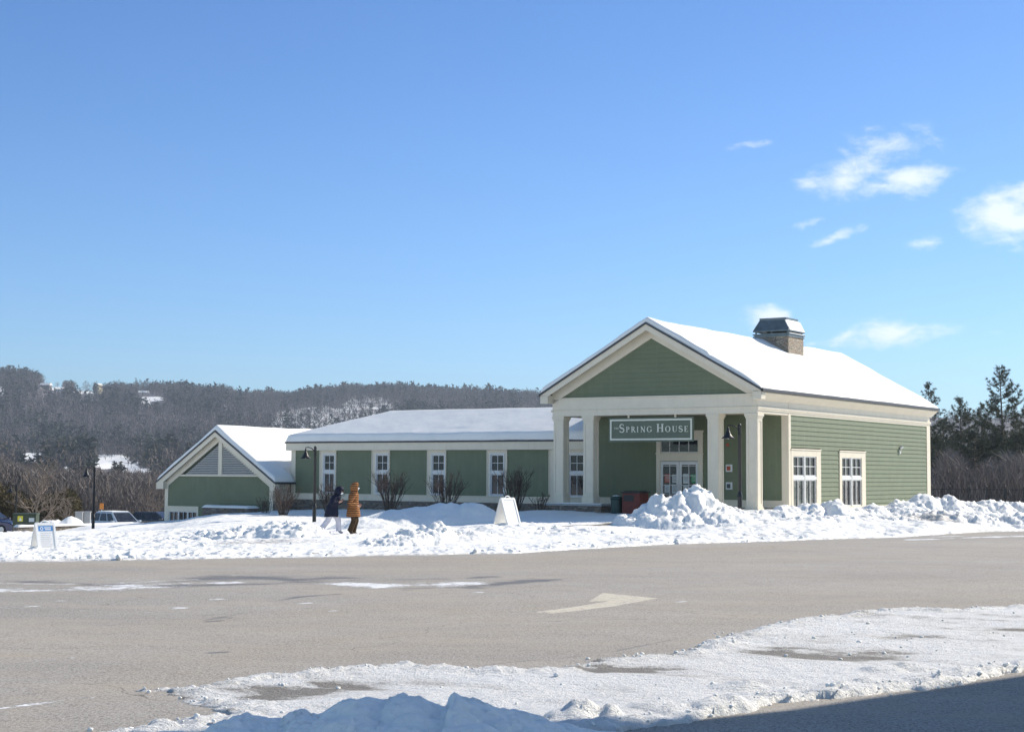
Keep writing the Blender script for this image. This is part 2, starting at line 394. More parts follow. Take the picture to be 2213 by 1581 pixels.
# --- entablature, cornice
m = MB()
m.U(-.02, WID + .02, -.02, .55, 4.0, 4.74)
m.U(-.06, WID + .06, -.06, .5, 4.74, 4.80)
m.U(-.05, WID + .05, -.05, .02, 4.24, 4.275)
m.U(-.02, .5, .55, VB, 4.0, 4.9); m.U(WID - .5, WID + .02, .55, VB, 4.0, 4.9)
m.U(-.03, .02, VB, 21.16, 4.03, 4.9)
m.U(-.085, .0, -.09, 21.2, 4.19, 4.28)
m.U(-.065, .0, -.07, 21.18, 4.125, 4.19)
m.U(WID, WID + .085, -.07, 4, 4.19, 4.28)
m.build('entablature', M['trim'], B, bevel=.008)
m = MB(); m.U(.5, WID - .5, .55, VB, 4.06, 4.16); m.build('porch_ceiling', M['soffit'], B)
con = mat('concrete', (.32, .30, .28), .85, .3, var=.15, bump=.004)
m = MB(); m.U(-.3, WID + .3, -.35, VB, -.6, -.15); m.build('porch_floor', con, B)
# cornice boxes (eaves)
SL = .552; ZE = 4.975; OV = .38; OVF = .46
m = MB()
m.U(-OV, .0, -OVF, 21.5, 4.83, 4.90); m.U(-OV, -OV + .03, -OVF, 21.5, 4.80, 4.95)
m.prism([(OV - .005, 4.83), (0.02, 4.52), (.02, 4.83)], -OVF + .02, 21.45)   # sloped bed mould
m.U(WID, WID + OV, -OVF, 21.5, 4.83, 4.90); m.U(WID + OV - .03, WID + OV, -OVF, 21.5, 4.72, 4.95)
m.U(-OV, .0, -OVF - .002, -OVF + .05, 4.55, 4.86); m.U(WID, WID + OV, -OVF - .002, -OVF + .05, 4.55, 4.86)
m.U(-OV + .01, 0, -OVF + .05, -.02, 4.55, 4.83); m.U(WID, WID + OV - .01, -OVF + .05, -.02, 4.55, 4.83)
m.build('cornice', M['trim'], B)
def rake(parent, uc, half, ze, sl, v0, v1, dep, name='rake_board', mat_=None):
    """pair of sloping boards along a gable, top edge on the roof line, dep deep (vertical)"""
    m = MB()
    for s in (-1, 1):
        p = [(-(uc + s * half), ze), (-uc, ze + sl * half), (-uc, ze + sl * half - dep), (-(uc + s * half), ze - dep)]
        m.prism(p, v0, v1)
    return m.build(name, mat_ or M['trim'], parent)
UC = WID / 2; HALF = UC + OV
rake(B, UC, HALF, ZE - .005, SL, -OVF, -OVF + .05, .32)
rake(B, UC, HALF, ZE - .10, SL, -OVF + .05, .1, .06, 'rake_soffit', M['soffit'])
rake(B, UC, UC + .05, ZE + SL * (HALF - UC - .05) - .10, SL, -.02, .12, .53, 'rake_frieze')
m = MB(); base = MB()
clap_front(m, 0, WID, .1, 4.80, 7.45, f=lambda z: (UC - max(0, (7.47 - z) / SL), UC + max(0, (7.47 - z) / SL)))
m.build('gable_wall', M['siding'], B)
# --- roof slabs + drip edges
def gable_roof(parent, uc, half, ze, sl, v0, v1, th=.07, name='roof'):
    m = MB(); top = ze + sl * half
    m.prism([(-(uc - half), ze), (-uc, top), (-(uc + half), ze), (-(uc + half), ze - th), (-uc, top - th), (-(uc - half), ze - th)], v0, v1)
    return m.build(name, M['roofedge'], parent)
rf = gable_roof(B, UC, HALF + .04, ZE + .0, SL, -OVF - .05, 21.55, .09)
def snow_layer(name, parent, us, vs, zf, tf, ovh=.03, mat_=None):
    u, v = np.meshgrid(us, vs)
    du = np.minimum(u - us[0], us[-1] - u); dv = np.minimum(v - vs[0], vs[-1] - v); d = np.minimum(du, dv)
    z = zf(u, v); t = tf(u, v, d)
    edge = np.sqrt(np.clip(d / .10, 0, 1))
    wob = .05 * fbm(u * 1.3, v * 1.3, 4, 5) * np.clip(d / .3, 0, 1)
    Z = z + .012 + t * edge * (1 + .07 * fbm(u * .5, v * .5, 3, 9) + .4 * wob) + .05 * edge * fbm(u * 1.2, v * .0, 3, 14) * np.exp(-d / .5)
    # wavy rim
    off = .05 * fbm(u * 1.1 + 3, v * 1.1, 4, 12)
    sx = np.where(u == us[0], 1, 0) - np.where(u == us[-1], 1, 0); sy = np.where(v == vs[0], 1, 0) - np.where(v == vs[-1], 1, 0)
    V = np.stack([-(u + sx * off), v + sy * off, Z], -1).reshape(-1, 3)
    return np_mesh(name, V, [grid_faces(len(vs), len(us))[:, ::-1] if False else grid_faces(len(vs), len(us))], mat_ or M['roofsnow'], parent, True)
def axis(a, b, st):
    e = np.array([0, .015, .04, .08, .14, .22]); n = max(2, int((b - a - .44) / st))
    return np.concatenate([a + e, np.linspace(a + .22, b - .22, n)[1:-1], b - e[::-1]])
zpav = lambda u, v: ZE + SL * (HALF - np.abs(u - UC))
def tpav(u, v, d):
    t = .17 + .05 * fbm(u * .5, v * .5, 3, 2)
    t = t + .10 * np.exp(-(v + .5) / 1.2) * (u > 2)                # drifted towards the front edge
    t = t * (.35 + .65 * np.clip((u + OV) / .9, 0, 1))             # worn thin along the sunny eave
    t = t - .10 * np.exp(-((u - 2.6) ** 2) / .5) * np.exp(-((v - 9.3) ** 2) / 2)
    return np.clip(t, .03, 1)
snow_layer('roof_snow', rf, axis(-OV, WID + OV, .11), axis(-OVF, 21.5, .14), zpav, tpav)
m = MB(); m.box(OV - .01, OV + .09, -OVF, 21.5, 4.86, 4.985); m.box(-WID - OV - .09, -WID - OV + .01, -OVF, 21.5, 4.86, 4.985)
m.build('gutter', M['roofedge'], B, bevel=.015)
# --- columns
for (cu, z0) in ((.0, -.15), (1.735, -.15), (7.71, .20), (9.23, .20)):
    w_ = .53; c = MB(); a, b = cu + .03, cu + w_ - .03
    c.U(a, b, .03, w_ - .03, z0 + .3, 4.0)
    c.U(cu - .03, cu + w_ + .03, -.03, w_ + .03, z0, z0 + .30); c.U(cu, cu + w_, 0, w_, z0 + .30, z0 + .38)
    c.U(cu - .01, cu + w_ + .01, -.01, w_ + .01, 3.80, 3.88); c.U(cu - .04, cu + w_ + .04, -.04, w_ + .04, 3.88, 3.999)
    for (p, q) in ((a, a + .09), (b - .09, b)):                     # raised stiles, front and back
        c.U(p - .002, q + .002, .008, .032, z0 + .38, 3.80); c.U(p - .002, q + .002, w_ - .032, w_ - .008, z0 + .38, 3.80)
    for (p, q) in ((.03, .12), (w_ - .12, w_ - .03)):
        c.U(a - .022, a + .002, p - .002, q + .002, z0 + .38, 3.80); c.U(b - .002, b + .022, p - .002, q + .002, z0 + .38, 3.80)
    for (p, q) in ((z0 + .38, z0 + .48), (3.68, 3.80)):
        c.U(a + .09, b - .09, .009, .032, p, q); c.U(a - .021, a + .002, .12, w_ - .12, p, q); c.U(b - .002, b + .021, .12, w_ - .12, p, q)
    c.build('column', M['trim'], B, bevel=.006)
m = MB(); m.U(7.2, 10.08, -.2, .75, -.9, .12); ped = m.build('pedestal', M['stone'], B)
m = MB(); m.U(7.15, 10.13, -.25, .8, .12, .20); m.build('capstone', mat('capstone', (.35, .36, .37), .8, var=.15), ped)
m = MB(); m.U(7.2, 10.1, -.22, -.05, .20, .235); m.U(8.3, 9.2, -.2, .7, .20, .25); m.build('snow_cap', M['roofsnow'], ped, bevel=.02)
# --- entrance: casing, transom, double door with taped notices
m = MB()
m.U(3.97, 4.2, VB - .07, VB + .02, -.15, 3.35); m.U(6.05, 6.25, VB - .07, VB + .02, -.15, 3.35)
m.U(4.2, 6.05, VB - .068, VB + .02, 3.03, 3.35); m.U(4.2, 6.05, VB - .068, VB + .02, 2.08, 2.44)
m.U(3.93, 6.29, VB - .11, VB + .02, 3.35, 3.42); m.U(3.95, 6.27, VB - .10, VB + .02, 2.37, 2.44)
m.build('door_casing', M['trim'], B, bevel=.006)
tr = MB(); wb(tr, 'front', VB, 4.2, 6.05, -.03, .02, 2.44, 2.49); wb(tr, 'front', VB, 4.2, 6.05, -.03, .02, 2.99, 3.03)
for x in (4.2, 4.655, 5.12, 5.585, 6.02): wb(tr, 'front', VB, x, x + .03, -.03, .018, 2.49, 2.99)
tw = tr.build('transom_window', M['white'], B)
g = MB(); wb(g, 'front', VB, 4.2, 6.05, -.02, -.005, 2.45, 3.02); g.build('pane', M['glass'], tw)
paper = {'white': mat('paper_white', (.62, .66, .66), .7, var=.1, scale=25), 'red': mat('paper_red', (.42, .09, .05), .7, var=.25, scale=30),
         'green': mat('paper_green', (.03, .26, .09), .7, var=.25, scale=30), 'ink': mat('ink', (.08, .09, .10), .8)}
for di, (d0, d1) in enumerate(((5.145, 6.05), (4.2, 5.125))):
    dm = MB(); fr = .12
    wb(dm, 'front', VB, d0, d0 + fr, -.02, .03, -.15, 2.06); wb(dm, 'front', VB, d1 - fr, d1, -.02, .03, -.15, 2.06)
    wb(dm, 'front', VB, d0 + fr, d1 - fr, -.02, .028, 1.92, 2.06); wb(dm, 'front', VB, d0 + fr, d1 - fr, -.02, .028, -.15, .12)
    mid = (d0 + d1) / 2; wb(dm, 'front', VB, mid - .014, mid + .014, -.02, .022, .12, 1.92)
    for k in range(1, 5): z = .12 + 1.8 * k / 4.3 + .07; wb(dm, 'front', VB, d0 + fr, d1 - fr, -.02, .02, z - .012, z + .012)
    door = dm.build('door', M['white'], B, bevel=.004)
    g = MB(); wb(g, 'front', VB, d0 + .1, d1 - .1, -.015, .0, .1, 1.94); g.build('pane', M['glass'], door)
    h = MB(); hu = d0 + .07 if di == 0 else d1 - .07
    h.tube([(-hu, VB - .03, .75), (-hu, VB - .09, .77), (-hu, VB - .09, 1.03), (-hu, VB - .03, 1.05)], .014); h.build('handle', M['rim'], door)
    L = [(.06, 1.13, .30, .38, 'red'), (.44, 1.13, .28, .36, 'white'), (.06, .68, .26, .34, 'white'), (.42, .66, .30, .40, 'white')] if di == 0 else \
        [(.44, 1.13, .30, .38, 'green'), (.05, 1.10, .32, .42, 'white'), (.06, .66, .30, .36, 'white')]
    for (lx, z, ww, hh, cc) in L:
        hi = d1 - fr - .01 - lx; p = MB(); wb(p, 'front', VB, hi - ww + .02, hi, .001, .006, z, z + hh)
        note = p.build('notice', paper[cc], door)
        k = MB()
        for q in range(5): wb(k, 'front', VB, hi - ww + .06 + .02 * (q % 2), hi - .04, .006, .008, z + hh - .08 - q * .055, z + hh - .065 - q * .055)
        k.build('print', paper['ink'] if cc == 'white' else paper['white'], note)
# wall boxes beside the door
m = MB(); m.lathe([(.0, 0), (.07, 0), (.06, .05), (0, .06)], 14)
bl = m.build('alarm_strobe', paper['red'], B); bl.rotation_euler = (R(90), 0, 0); bl.location = (-2.78, VB - .03, 2.78)
for (z, c) in ((1.78, 'red'), (1.02, 'ink')):
    m = MB(); m.U(2.56, 2.86, VB - .08, VB - .02, z - .16, z + .16); o = m.build('alarm_box', paper['white'], B, bevel=.01)
    m = MB(); m.U(2.64, 2.80, VB - .10, VB - .08, z - .10, z + .08); m.build('alarm_face', paper[c], o)
# --- side windows (double units)
for (a0, a1, l, h) in ((3.49, 6.02, .22, .48), (8.97, 11.42, .28, .48)):
    mid = (a0 + a1) / 2 - .02
    S = [(a0, mid - .05, 1.44, 2.30, 2, 2), (mid + .05, a1, 1.44, 2.30, 2, 2), (a0, mid - .05, .10, 1.30, 2, 1), (mid + .05, a1, .10, 1.30, 2, 1)]
    window('side', 0.0, a0, a1, .10, 2.30, (l, h, .27, .12), S, lowglass=1.31 if a0 < 5 else None, rails=((mid - .05, mid + .05, .1, 2.3), (a0, a1, 1.30, 1.44)))
# flood light on the side wall
m = MB(); m.lathe([(.0, 0), (.045, 0), (.075, .09), (.085, .16), (.0, .165)], 14); fl = m.build('flood_light', M['white'], B, True)
fl.location = (.06, 16.6, 2.80); fl.rotation_euler = (R(-25), R(28), 0)
m = MB(); m.box(.03, .09, 16.5, 16.62, 2.58, 2.70); m.tube([(.06, 16.58, 2.66), (.12, 16.6, 2.82)], .02); m.build('light_bracket', M['white'], B)
# --- chimney
m = MB(); m.U(3.54, 5.32, 11.33, 13.15, 6.4, 8.14); ch = m.build('chimney', M['chimstone'], B)
m = MB(); m.U(3.50, 5.36, 11.29, 13.19, 8.14, 8.20); m.U(3.54, 5.32, 11.33, 13.15, 8.20, 8.24); m.U(3.48, 5.38, 11.27, 13.21, 8.24, 8.30)
m.build('crown', M['cap'], ch)
m = MB()
for (a, b) in ((3.6, 11.4), (5.26, 11.4), (3.6, 13.08), (5.26, 13.08), (4.43, 11.4)): m.U(a - .03, a + .03, b - .03, b + .03, 8.30, 8.5)
lo = [(-5.37, 11.27), (-3.49, 11.27), (-3.49, 13.21), (-5.37, 13.21)]; hi = [(-5.13, 11.52), (-3.73, 11.52), (-3.73, 12.96), (-5.13, 12.96)]
for i in range(4):
    j = (i + 1) % 4
    m.face([(*lo[i], 8.45), (*lo[j], 8.45), (*hi[j], 8.97), (*hi[i], 8.97)]); m.face([(*hi[i], 8.97), (*hi[j], 8.97), (*hi[j], 9.08), (*hi[i], 9.08)])
    m.face([(*lo[i], 8.40), (*lo[j], 8.40), (*lo[j], 8.45), (*lo[i], 8.45)])
m.face([(*p, 9.02) for p in hi]); m.build('chimney_cap', M['cap'], ch)
m = MB(); e = .035
m.prism([(-3.49 + e, 8.47), (-3.73 + e, 8.93), (-3.74, 8.95), (-3.50, 8.44)], 11.36, 13.12); m.U(3.49 - .02, 3.53, 11.33, 13.15, 8.302, 8.33)
m.build('cap_snow', M['roofsnow'], ch)
# flashing line at the chimney foot
m = MB(); m.prism([(-3.50, 7.0 + .08), (-5.0, 7.88), (-5.36, 7.88), (-5.36, 7.5), (-3.50, 6.8)], 11.30, 11.33); m.build('flashing', M['roofedge'], ch)

# --- long wing
ZW = 3.04; SW = .425; SH = .306; WU1 = 27.84; WV0 = 2.86; WV1 = 9.2
core = MB(); core.U(WID, 27.57, VB + .12, 9.0, -.8, 2.95); core.build('wing_wall', M['siding'], B)
pan = [(25.68, 27.31), (22.29, 24.58), (18.86, 21.15), (15.34, 17.71), (11.87, 14.17)]
for (a, b) in pan:
    m = MB(); clap_front(m, a, b, VB, .42, 2.60); m.build('siding_panel', M['siding'], B)
strips = [(27.31, 27.60), (24.58, 25.68), (21.15, 22.29), (17.71, 18.86), (14.17, 15.34), (9.80, 11.87)]
wins = [None, (24.70, 25.40), (21.27, 22.00), (17.82, 18.56), (14.37, 15.11), (9.98, 10.75)]
for (a, b), wv in zip(strips, wins):
    m = MB()
    if wv is None: m.U(a, b, VB - .05, VB + .03, .42, 2.62); m.U(27.57, 27.60, VB, 4.2, -.3, 2.62); m.build('corner_board', M['trim'], B, bevel=.005); continue
    m.U(a, wv[0], VB - .05, VB + .03, .42, 2.62); m.U(wv[1], b, VB - .05, VB + .03, .42, 2.62)
    m.U(wv[0], wv[1], VB - .05, VB + .03, 2.38, 2.62)
    m.U(a, a + .05, VB - .075, VB - .05, .42, 2.62); m.U(b - .05, b, VB - .075, VB - .05, .42, 2.62); m.build('pilaster', M['trim'], B, bevel=.005)
m = MB(); m.U(9.8, 27.62, VB - .09, VB + .03, .10, .38); m.U(9.8, 27.64, VB - .12, VB + .03, .38, .42); m.build('water_table', M['trim'], B, bevel=.006)
m = MB(); m.U(9.8, 27.60, VB - .12, VB + .03, -1.2, .10); m.build('wing_stone_base', M['stone'], B)
def wing_window(a0, a1):
    c = MB(); wb(c, 'front', VB, a0 - .05, a0, -.03, .075, .42, 2.42); wb(c, 'front', VB, a1, a1 + .05, -.03, .075, .42, 2.42)
    wb(c, 'front', VB, a0 - .05, a1 + .05, -.03, .08, 2.38, 2.44); wb(c, 'front', VB, a0 - .07, a1 + .07, .0, .12, .42, .47)
    wo_ = c.build('window', M['white'], B, bevel=.004)
    s = MB(); fr = .05
    for (q0, q1, nr) in ((1.58, 2.38, 2), (.47, 1.46, 1)):
        wb(s, 'front', VB, a0, a0 + fr, -.02, .03, q0, q1); wb(s, 'front', VB, a1 - fr, a1, -.02, .03, q0, q1)
        wb(s, 'front', VB, a0, a1, -.02, .028, q0, q0 + fr); wb(s, 'front', VB, a0, a1, -.02, .028, q1 - fr, q1)
        x = (a0 + a1) / 2; wb(s, 'front', VB, x - .013, x + .013, -.02, .018, q0, q1)
        if nr == 2: z = (q0 + q1) / 2; wb(s, 'front', VB, a0, a1, -.02, .016, z - .013, z + .013)
    wb(s, 'front', VB, a0, a1, -.02, .06, 1.46, 1.58); s.build('sash', M['white'], wo_)
    g = MB(); wb(g, 'front', VB, a0, a1, -.022, -.012, .45, 2.38); g.build('pane', M['glass'], wo_)
for wv in wins[1:]: wing_window(*wv)
m = MB(); m.U(9.8, WU1, WV0, VB + .02, 2.60, 2.98); m.U(27.5, WU1, VB, 9.2, 2.60, 2.98); m.U(9.8, WU1 - .02, WV0 - .02, WV0, 2.92, 2.985)
m.build('wing_fascia', M['trim'], B, bevel=.008)
m = MB(); um = WU1 - (3.17 * SW) / SH; zr = ZW + SW * 3.17
rfv = [(-9.8, WV0 - .05, ZW), (-WU1 - .05, WV0 - .05, ZW), (-WU1 - .05, WV1 + .05, ZW), (-9.8, WV1 + .05, ZW), (-9.8, 6.03, zr), (-um, 6.03, zr)]
m.v = rfv + [(x, y, z - .07) for x, y, z in rfv]
m.f = [(1, 0, 4, 5), (2, 1, 5), (3, 2, 5, 4), (6, 7, 8, 9), (0, 1, 7, 6), (1, 2, 8, 7), (2, 3, 9, 8)]
wr = m.build('wing_roof', M['roofedge'], B)
zw = lambda u, v: np.minimum(np.minimum(ZW + SW * (v - WV0), ZW + SW * (WV1 - v)), ZW + SH * (WU1 - u))
def tw_(u, v, d):
    return .33 + .0 * u - .02 * np.exp(-((u - 17.5) ** 2) / .3) * np.exp(-((v - 3.5) ** 2) / .03)
snow_layer('wing_roof_snow', wr, axis(9.8, WU1, .12), axis(WV0, WV1, .10), zw, tw_)

# --- gabled annex at the low end
AL, AR, AC, AH = 35.18, 27.68, 31.46, 4.21; AV = 1.72; AZ = .97; AS = .638; AV0 = 1.40
core = MB(); core.prism([(-AL, -3.2), (-AR, -3.2), (-AR, AZ + .1), (-AC, AZ + AS * 3.6), (-AL, AZ + .1)], AV + .12, 16)
core.build('annex_wall', M['siding'], B)
m = MB(); f_an = lambda z: (AC - min(3.78, (AZ + AS * AH - .2 - z) / AS), AC + min(3.66, (AZ + AS * AH - .2 - z) / AS))
clap_front(m, AR, AL, AV, -.38, 1.24, f=f_an); clap_front(m, AR, 32.83, AV, -3.0, -.38); m.build('annex_siding', M['siding'], B)
# louvred gable vent
m = MB(); z0, z1 = 1.33, 2.96; zz = z0 + .03
vent = MB(); vent.prism([(-33.9, z0), (-28.45, z0), (-31.25, z1 + .1)], AV - .03, AV + .0); vent = vent.build('gable_vent', dark, B)
while zz < z1 - .06:
    hw = (z1 + .02 - zz) / AS * .985
    m.face([(-(31.25 + hw), AV - .10, zz), (-(31.25 - hw), AV - .10, zz), (-(31.25 - hw + .06), AV - .05, zz + .05), (-(31.25 + hw - .06), AV - .05, zz + .05)])
    m.face([(-(31.25 + hw), AV - .10, zz), (-(31.25 - hw), AV - .10, zz), (-(31.25 - hw), AV - .10, zz - .014), (-(31.25 + hw), AV - .10, zz - .014)])
    zz += .092
m.build('louvres', M['louvre'], vent)
m = MB(); m.U(31.13, 31.38, AV - .13, AV, 1.33, 3.0); m.U(28.2, 34.3, AV - .12, AV, 1.24, 1.33); m.build('vent_frame', M['trim'], vent)
rake(B, AC, AH, AZ - .005, AS, AV0, AV0 + .05, .34, 'annex_rake_board'); rake(B, AC, AH - .05, AZ - .06, AS, AV0 + .05, AV, .06, 'annex_soffit', M['soffit'])
rake(B, AC, 3.85, AZ + AS * .36 - .02, AS, AV - .07, AV + .01, .60, 'annex_rake_frieze')
m = MB()
m2 = MB(); m2.U(AL - .1, AL + .14, AV - .06, AV + .3, -3, .9); m2.build('annex_corner_board', M['trim'], B); m.U(AR - .08, AR + .16, AV - .06, AV + .2, -.9, .75)
m.U(AR - .06, AR + .04, AV + .1, VB - .1, .05, .95); m.U(AR - .07, AR + .04, AV + .1, VB - .1, .0, .07)
for (u0_, u1_, zt_) in ((35.18, 35.70, .96), (27.22, 27.6, .94)): m2 = MB(); m2.U(u0_, u1_, AV0 - .004, AV0 + .3, .55, zt_); m2.build('eave_return', M['trim'], B)
m.build('annex_trim', M['trim'], B, bevel=.006)
m = MB(); m.U(27.5, 27.75, AV + .1, VB, -.8, .0); m.U(27.2, 27.7, AV - .05, AV + .3, -1.4, -.0); m.build('annex_stone_base', M['stone'], B)
window('front', AV, 32.95, 35.0, -1.6, -.62, (.12, .12, .22, .1), [(32.95 + i * .683, 32.95 + (i + 1) * .683, -1.6, -.62, 2, 1) for i in range(3)])
m = MB(); top = AZ + AS * AH
m.prism([(-27.2, AZ - .02), (-AC, top), (-35.72, AZ - .02), (-35.72, AZ - .1), (-AC, top - .09), (-27.2, AZ - .1)], AV0 - .05, 2.95)
m.prism([(-28.4, AZ + .7), (-AC, top), (-35.72, AZ - .02), (-35.72, AZ - .1), (-AC, top - .09), (-28.4, AZ + .6)], 2.95, 15)
ar = m.build('annex_roof', M['roofedge'], B)
za = lambda u, v: AZ + AS * (AH - np.abs(u - AC))
snow_layer('annex_roof_snow', ar, axis(27.25, 35.67, .10), axis(AV0, 15, .12), za, lambda u, v, d: (.24 + .05 * fbm(u * .7, v * .7, 3, 44)) * np.where((u < 27.9) & (v > 2.85), .0, 1))

# --- hanging sign
S = empty('hanging_sign', bw(4.95, .12, 3.38), -TH)
tag(S, 'long green sign lettered The Spring House hanging under the porch beam', 'sign')
SU = 4.95; SZ = 3.38
def sU(m, u0, u1, y0, y1, z0, z1): m.box(-(u0 - SU), -(u1 - SU), y0, y1, z0 - SZ, z1 - SZ)
m = MB(); sU(m, 2.93, 6.99, -.03, .03, 2.87, 3.90); m.build('board', M['signgreen'], S, bevel=.01)
m = MB()
sU(m, 3.0, 6.92, -.045, -.03, 3.76, 3.83); sU(m, 3.0, 6.92, -.045, -.03, 2.94, 3.01); sU(m, 3.0, 3.07, -.045, -.03, 3.01, 3.76); sU(m, 6.85, 6.92, -.045, -.03, 3.01, 3.76)
m.build('border', M['letter'], S)
for uu in (6.03, 3.79):
    m = MB(); sU(m, uu - .035, uu + .035, -.03, .03, 3.88, 4.01); m.build('bracket', M['trim'], S)
TK, TN, SF = .17, .07, .055
def seg(p, q, w0, w1=None):
    w1 = w1 or w0; d = np.array(q, float) - np.array(p, float); n = np.array([-d[1], d[0]]) / (np.hypot(*d) + 1e-9)
    p = np.array(p); q = np.array(q); return [p + n * w0 / 2, q + n * w1 / 2, q - n * w1 / 2, p - n * w0 / 2]
def rect(x0, x1, y0, y1): return [(x0, y0), (x1, y0), (x1, y1), (x0, y1)]
def stem(x, w=TK, y0=0, y1=1): return [rect(x, x + w, y0, y1), rect(x - .07, x + w + .07, y0, y0 + SF), rect(x - .07, x + w + .07, y1 - SF, y1)]
def arcs(cx, cy, rx, ry, a0, a1, wf, n=14):
    out = []; pr = None
    for i in range(n + 1):
        a = R(a0 + (a1 - a0) * i / n); w_ = wf(a); o = (cx + rx * math.cos(a), cy + ry * math.sin(a)); q = (cx + (rx - w_) * math.cos(a), cy + (ry - w_ * .8) * math.sin(a))
        if pr: out.append([pr[0], o, q, pr[1]])
        pr = (o, q)
    return out
wf = lambda a: TN + (TK - TN) * abs(math.cos(a))
def glyph(ch):
    if ch == 'I': return stem(.1), .37
    if ch == 'H': return stem(.08) + stem(.62) + [rect(.2, .65, .47, .54)], .88
    if ch == 'N': return [rect(.08, .15, 0, 1), rect(.0, .24, 0, SF), rect(0, .2, 1 - SF, 1), seg((.10, .97), (.72, .02), .17), rect(.70, .77, 0, 1), rect(.60, .86, 1 - SF, 1)], .86
    if ch == 'P': return stem(.08) + arcs(.28, .73, .36, .27, -90, 90, wf) + [rect(.2, .3, .94, 1), rect(.2, .3, .46, .53)], .66
    if ch == 'R': return stem(.08) + arcs(.28, .74, .36, .26, -90, 90, wf) + [rect(.2, .3, .94, 1), rect(.2, .32, .47, .54), seg((.34, .5), (.76, .02), .17), rect(.64, .86, 0, SF)], .82
    if ch == 'E': return stem(.08) + [rect(.2, .62, .94, 1), rect(.2, .66, 0, .06), rect(.2, .5, .47, .53), rect(.57, .62, .80, 1), rect(.61, .66, 0, .22), rect(.46, .50, .38, .62)], .68
    if ch == 'O': return arcs(.43, .5, .43, .52, 0, 360, wf, 28), .86
    if ch == 'G': return arcs(.43, .5, .43, .52, 42, 318, wf, 22) + [rect(.70, .84, .08, .46), rect(.60, .94, .41, .46), rect(.74, .79, .72, .96)], .92
    if ch == 'U': return [rect(.08, .08 + TK, .3, 1), rect(0, .33, 1 - SF, 1), rect(.66, .72, .3, 1), rect(.58, .82, 1 - SF, 1)] + arcs(.40, .32, .32, .34, 180, 360, lambda a: TN + (TK - TN) * max(0, -math.cos(a))), .80
    if ch == 'T': return stem(.30) + [rect(0, .77, .94, 1), rect(0, .05, .78, 1), rect(.72, .77, .78, 1)], .77
    if ch == 'S':
        o = []; pts = []
        for i in range(15): a = R(35 + i * (235 - 35) / 14); pts.append((.32 + .26 * math.cos(a), .75 + .24 * math.sin(a)))
        for i in range(15): a = R(55 - i * (55 + 150) / 14); pts.append((.32 + .28 * math.cos(a), .27 + .26 * math.sin(a)))
        for i in range(len(pts) - 1):
            t = abs(i - 14) / 14; o.append(seg(pts[i], pts[i + 1], TK * (1 - .55 * t) + .02))
        return o + [rect(.52, .57, .76, .98), rect(.03, .08, .03, .26)], .62
    return [], .3
def word(m, items, y):
    for ch, x0, x1, z0, z1 in items:
        g, wd = glyph(ch)
        for poly in g:
            pts = [(x0 + p[0] / wd * (x1 - x0), z0 + p[1] * (z1 - z0)) for p in poly]
            m.prism([(p[0], p[1]) for p in pts], y, y + .012)
zx = lambda px: (px - 1100) * .001995                      # sign survey: x to the right from the sign centre
zb = lambda t: 3.275 - SZ + t
m = MB(); bz = -.105
big = [('S', 345, 455, 1), ('P', 505, 590, 0), ('R', 630, 735, 0), ('I', 768, 808, 0), ('N', 862, 972, 0), ('G', 1010, 1135, 0), ('H', 1245, 1415, 1), ('O', 1450, 1572, 0), ('U', 1618, 1728, 0), ('S', 1770, 1856, 0), ('E', 1898, 1988, 0)]
word(m, [(c, zx(a), zx(b), bz, bz + (.345 if g_ else .245)) for c, a, b, g_ in big], -.044)
word(m, [('T', zx(208), zx(242), bz + .13, bz + .22), ('H', zx(252), zx(288), bz + .13, bz + .22), ('E', zx(298), zx(326), bz + .13, bz + .22)], -.042)
m.build('lettering', M['letter'], S)
fc = bpy.data.curves.new('tagline', 'FONT'); fc.body = 'GIFTS & REFRESHMENTS'; fc.size = .15; fc.extrude = .004; fc.space_character = 1.25; fc.align_x = 'CENTER'; fc.align_y = 'BOTTOM'
fo = bpy.data.objects.new('tagline', fc); COL.objects.link(fo); dg = bpy.context.evaluated_depsgraph_get(); me = bpy.data.meshes.new_from_object(fo.evaluated_get(dg))
bpy.data.objects.remove(fo); me.materials.clear(); me.materials.append(M['lettersoft']); fo = bpy.data.objects.new('tagline', me); COL.objects.link(fo)
fo.parent = S; fo.rotation_euler = (R(90), 0, 0); fo.location = (.60, -.036, -.31)

# ================================================================== GROUND
def ground_plane(name, x0, x1, y0, y1, z, m_, kind='structure'):
    m = MB(); m.face([(x0, y0, z), (x1, y0, z), (x1, y1, z), (x0, y1, z)]); o = m.build(name, m_); o['kind'] = kind; return o
M['fieldsnow'] = snow_mat('field_snow', .02, .6)
ground_plane('ground', -2790, 2790, -590, 2790, -9.0, M['fieldsnow'])
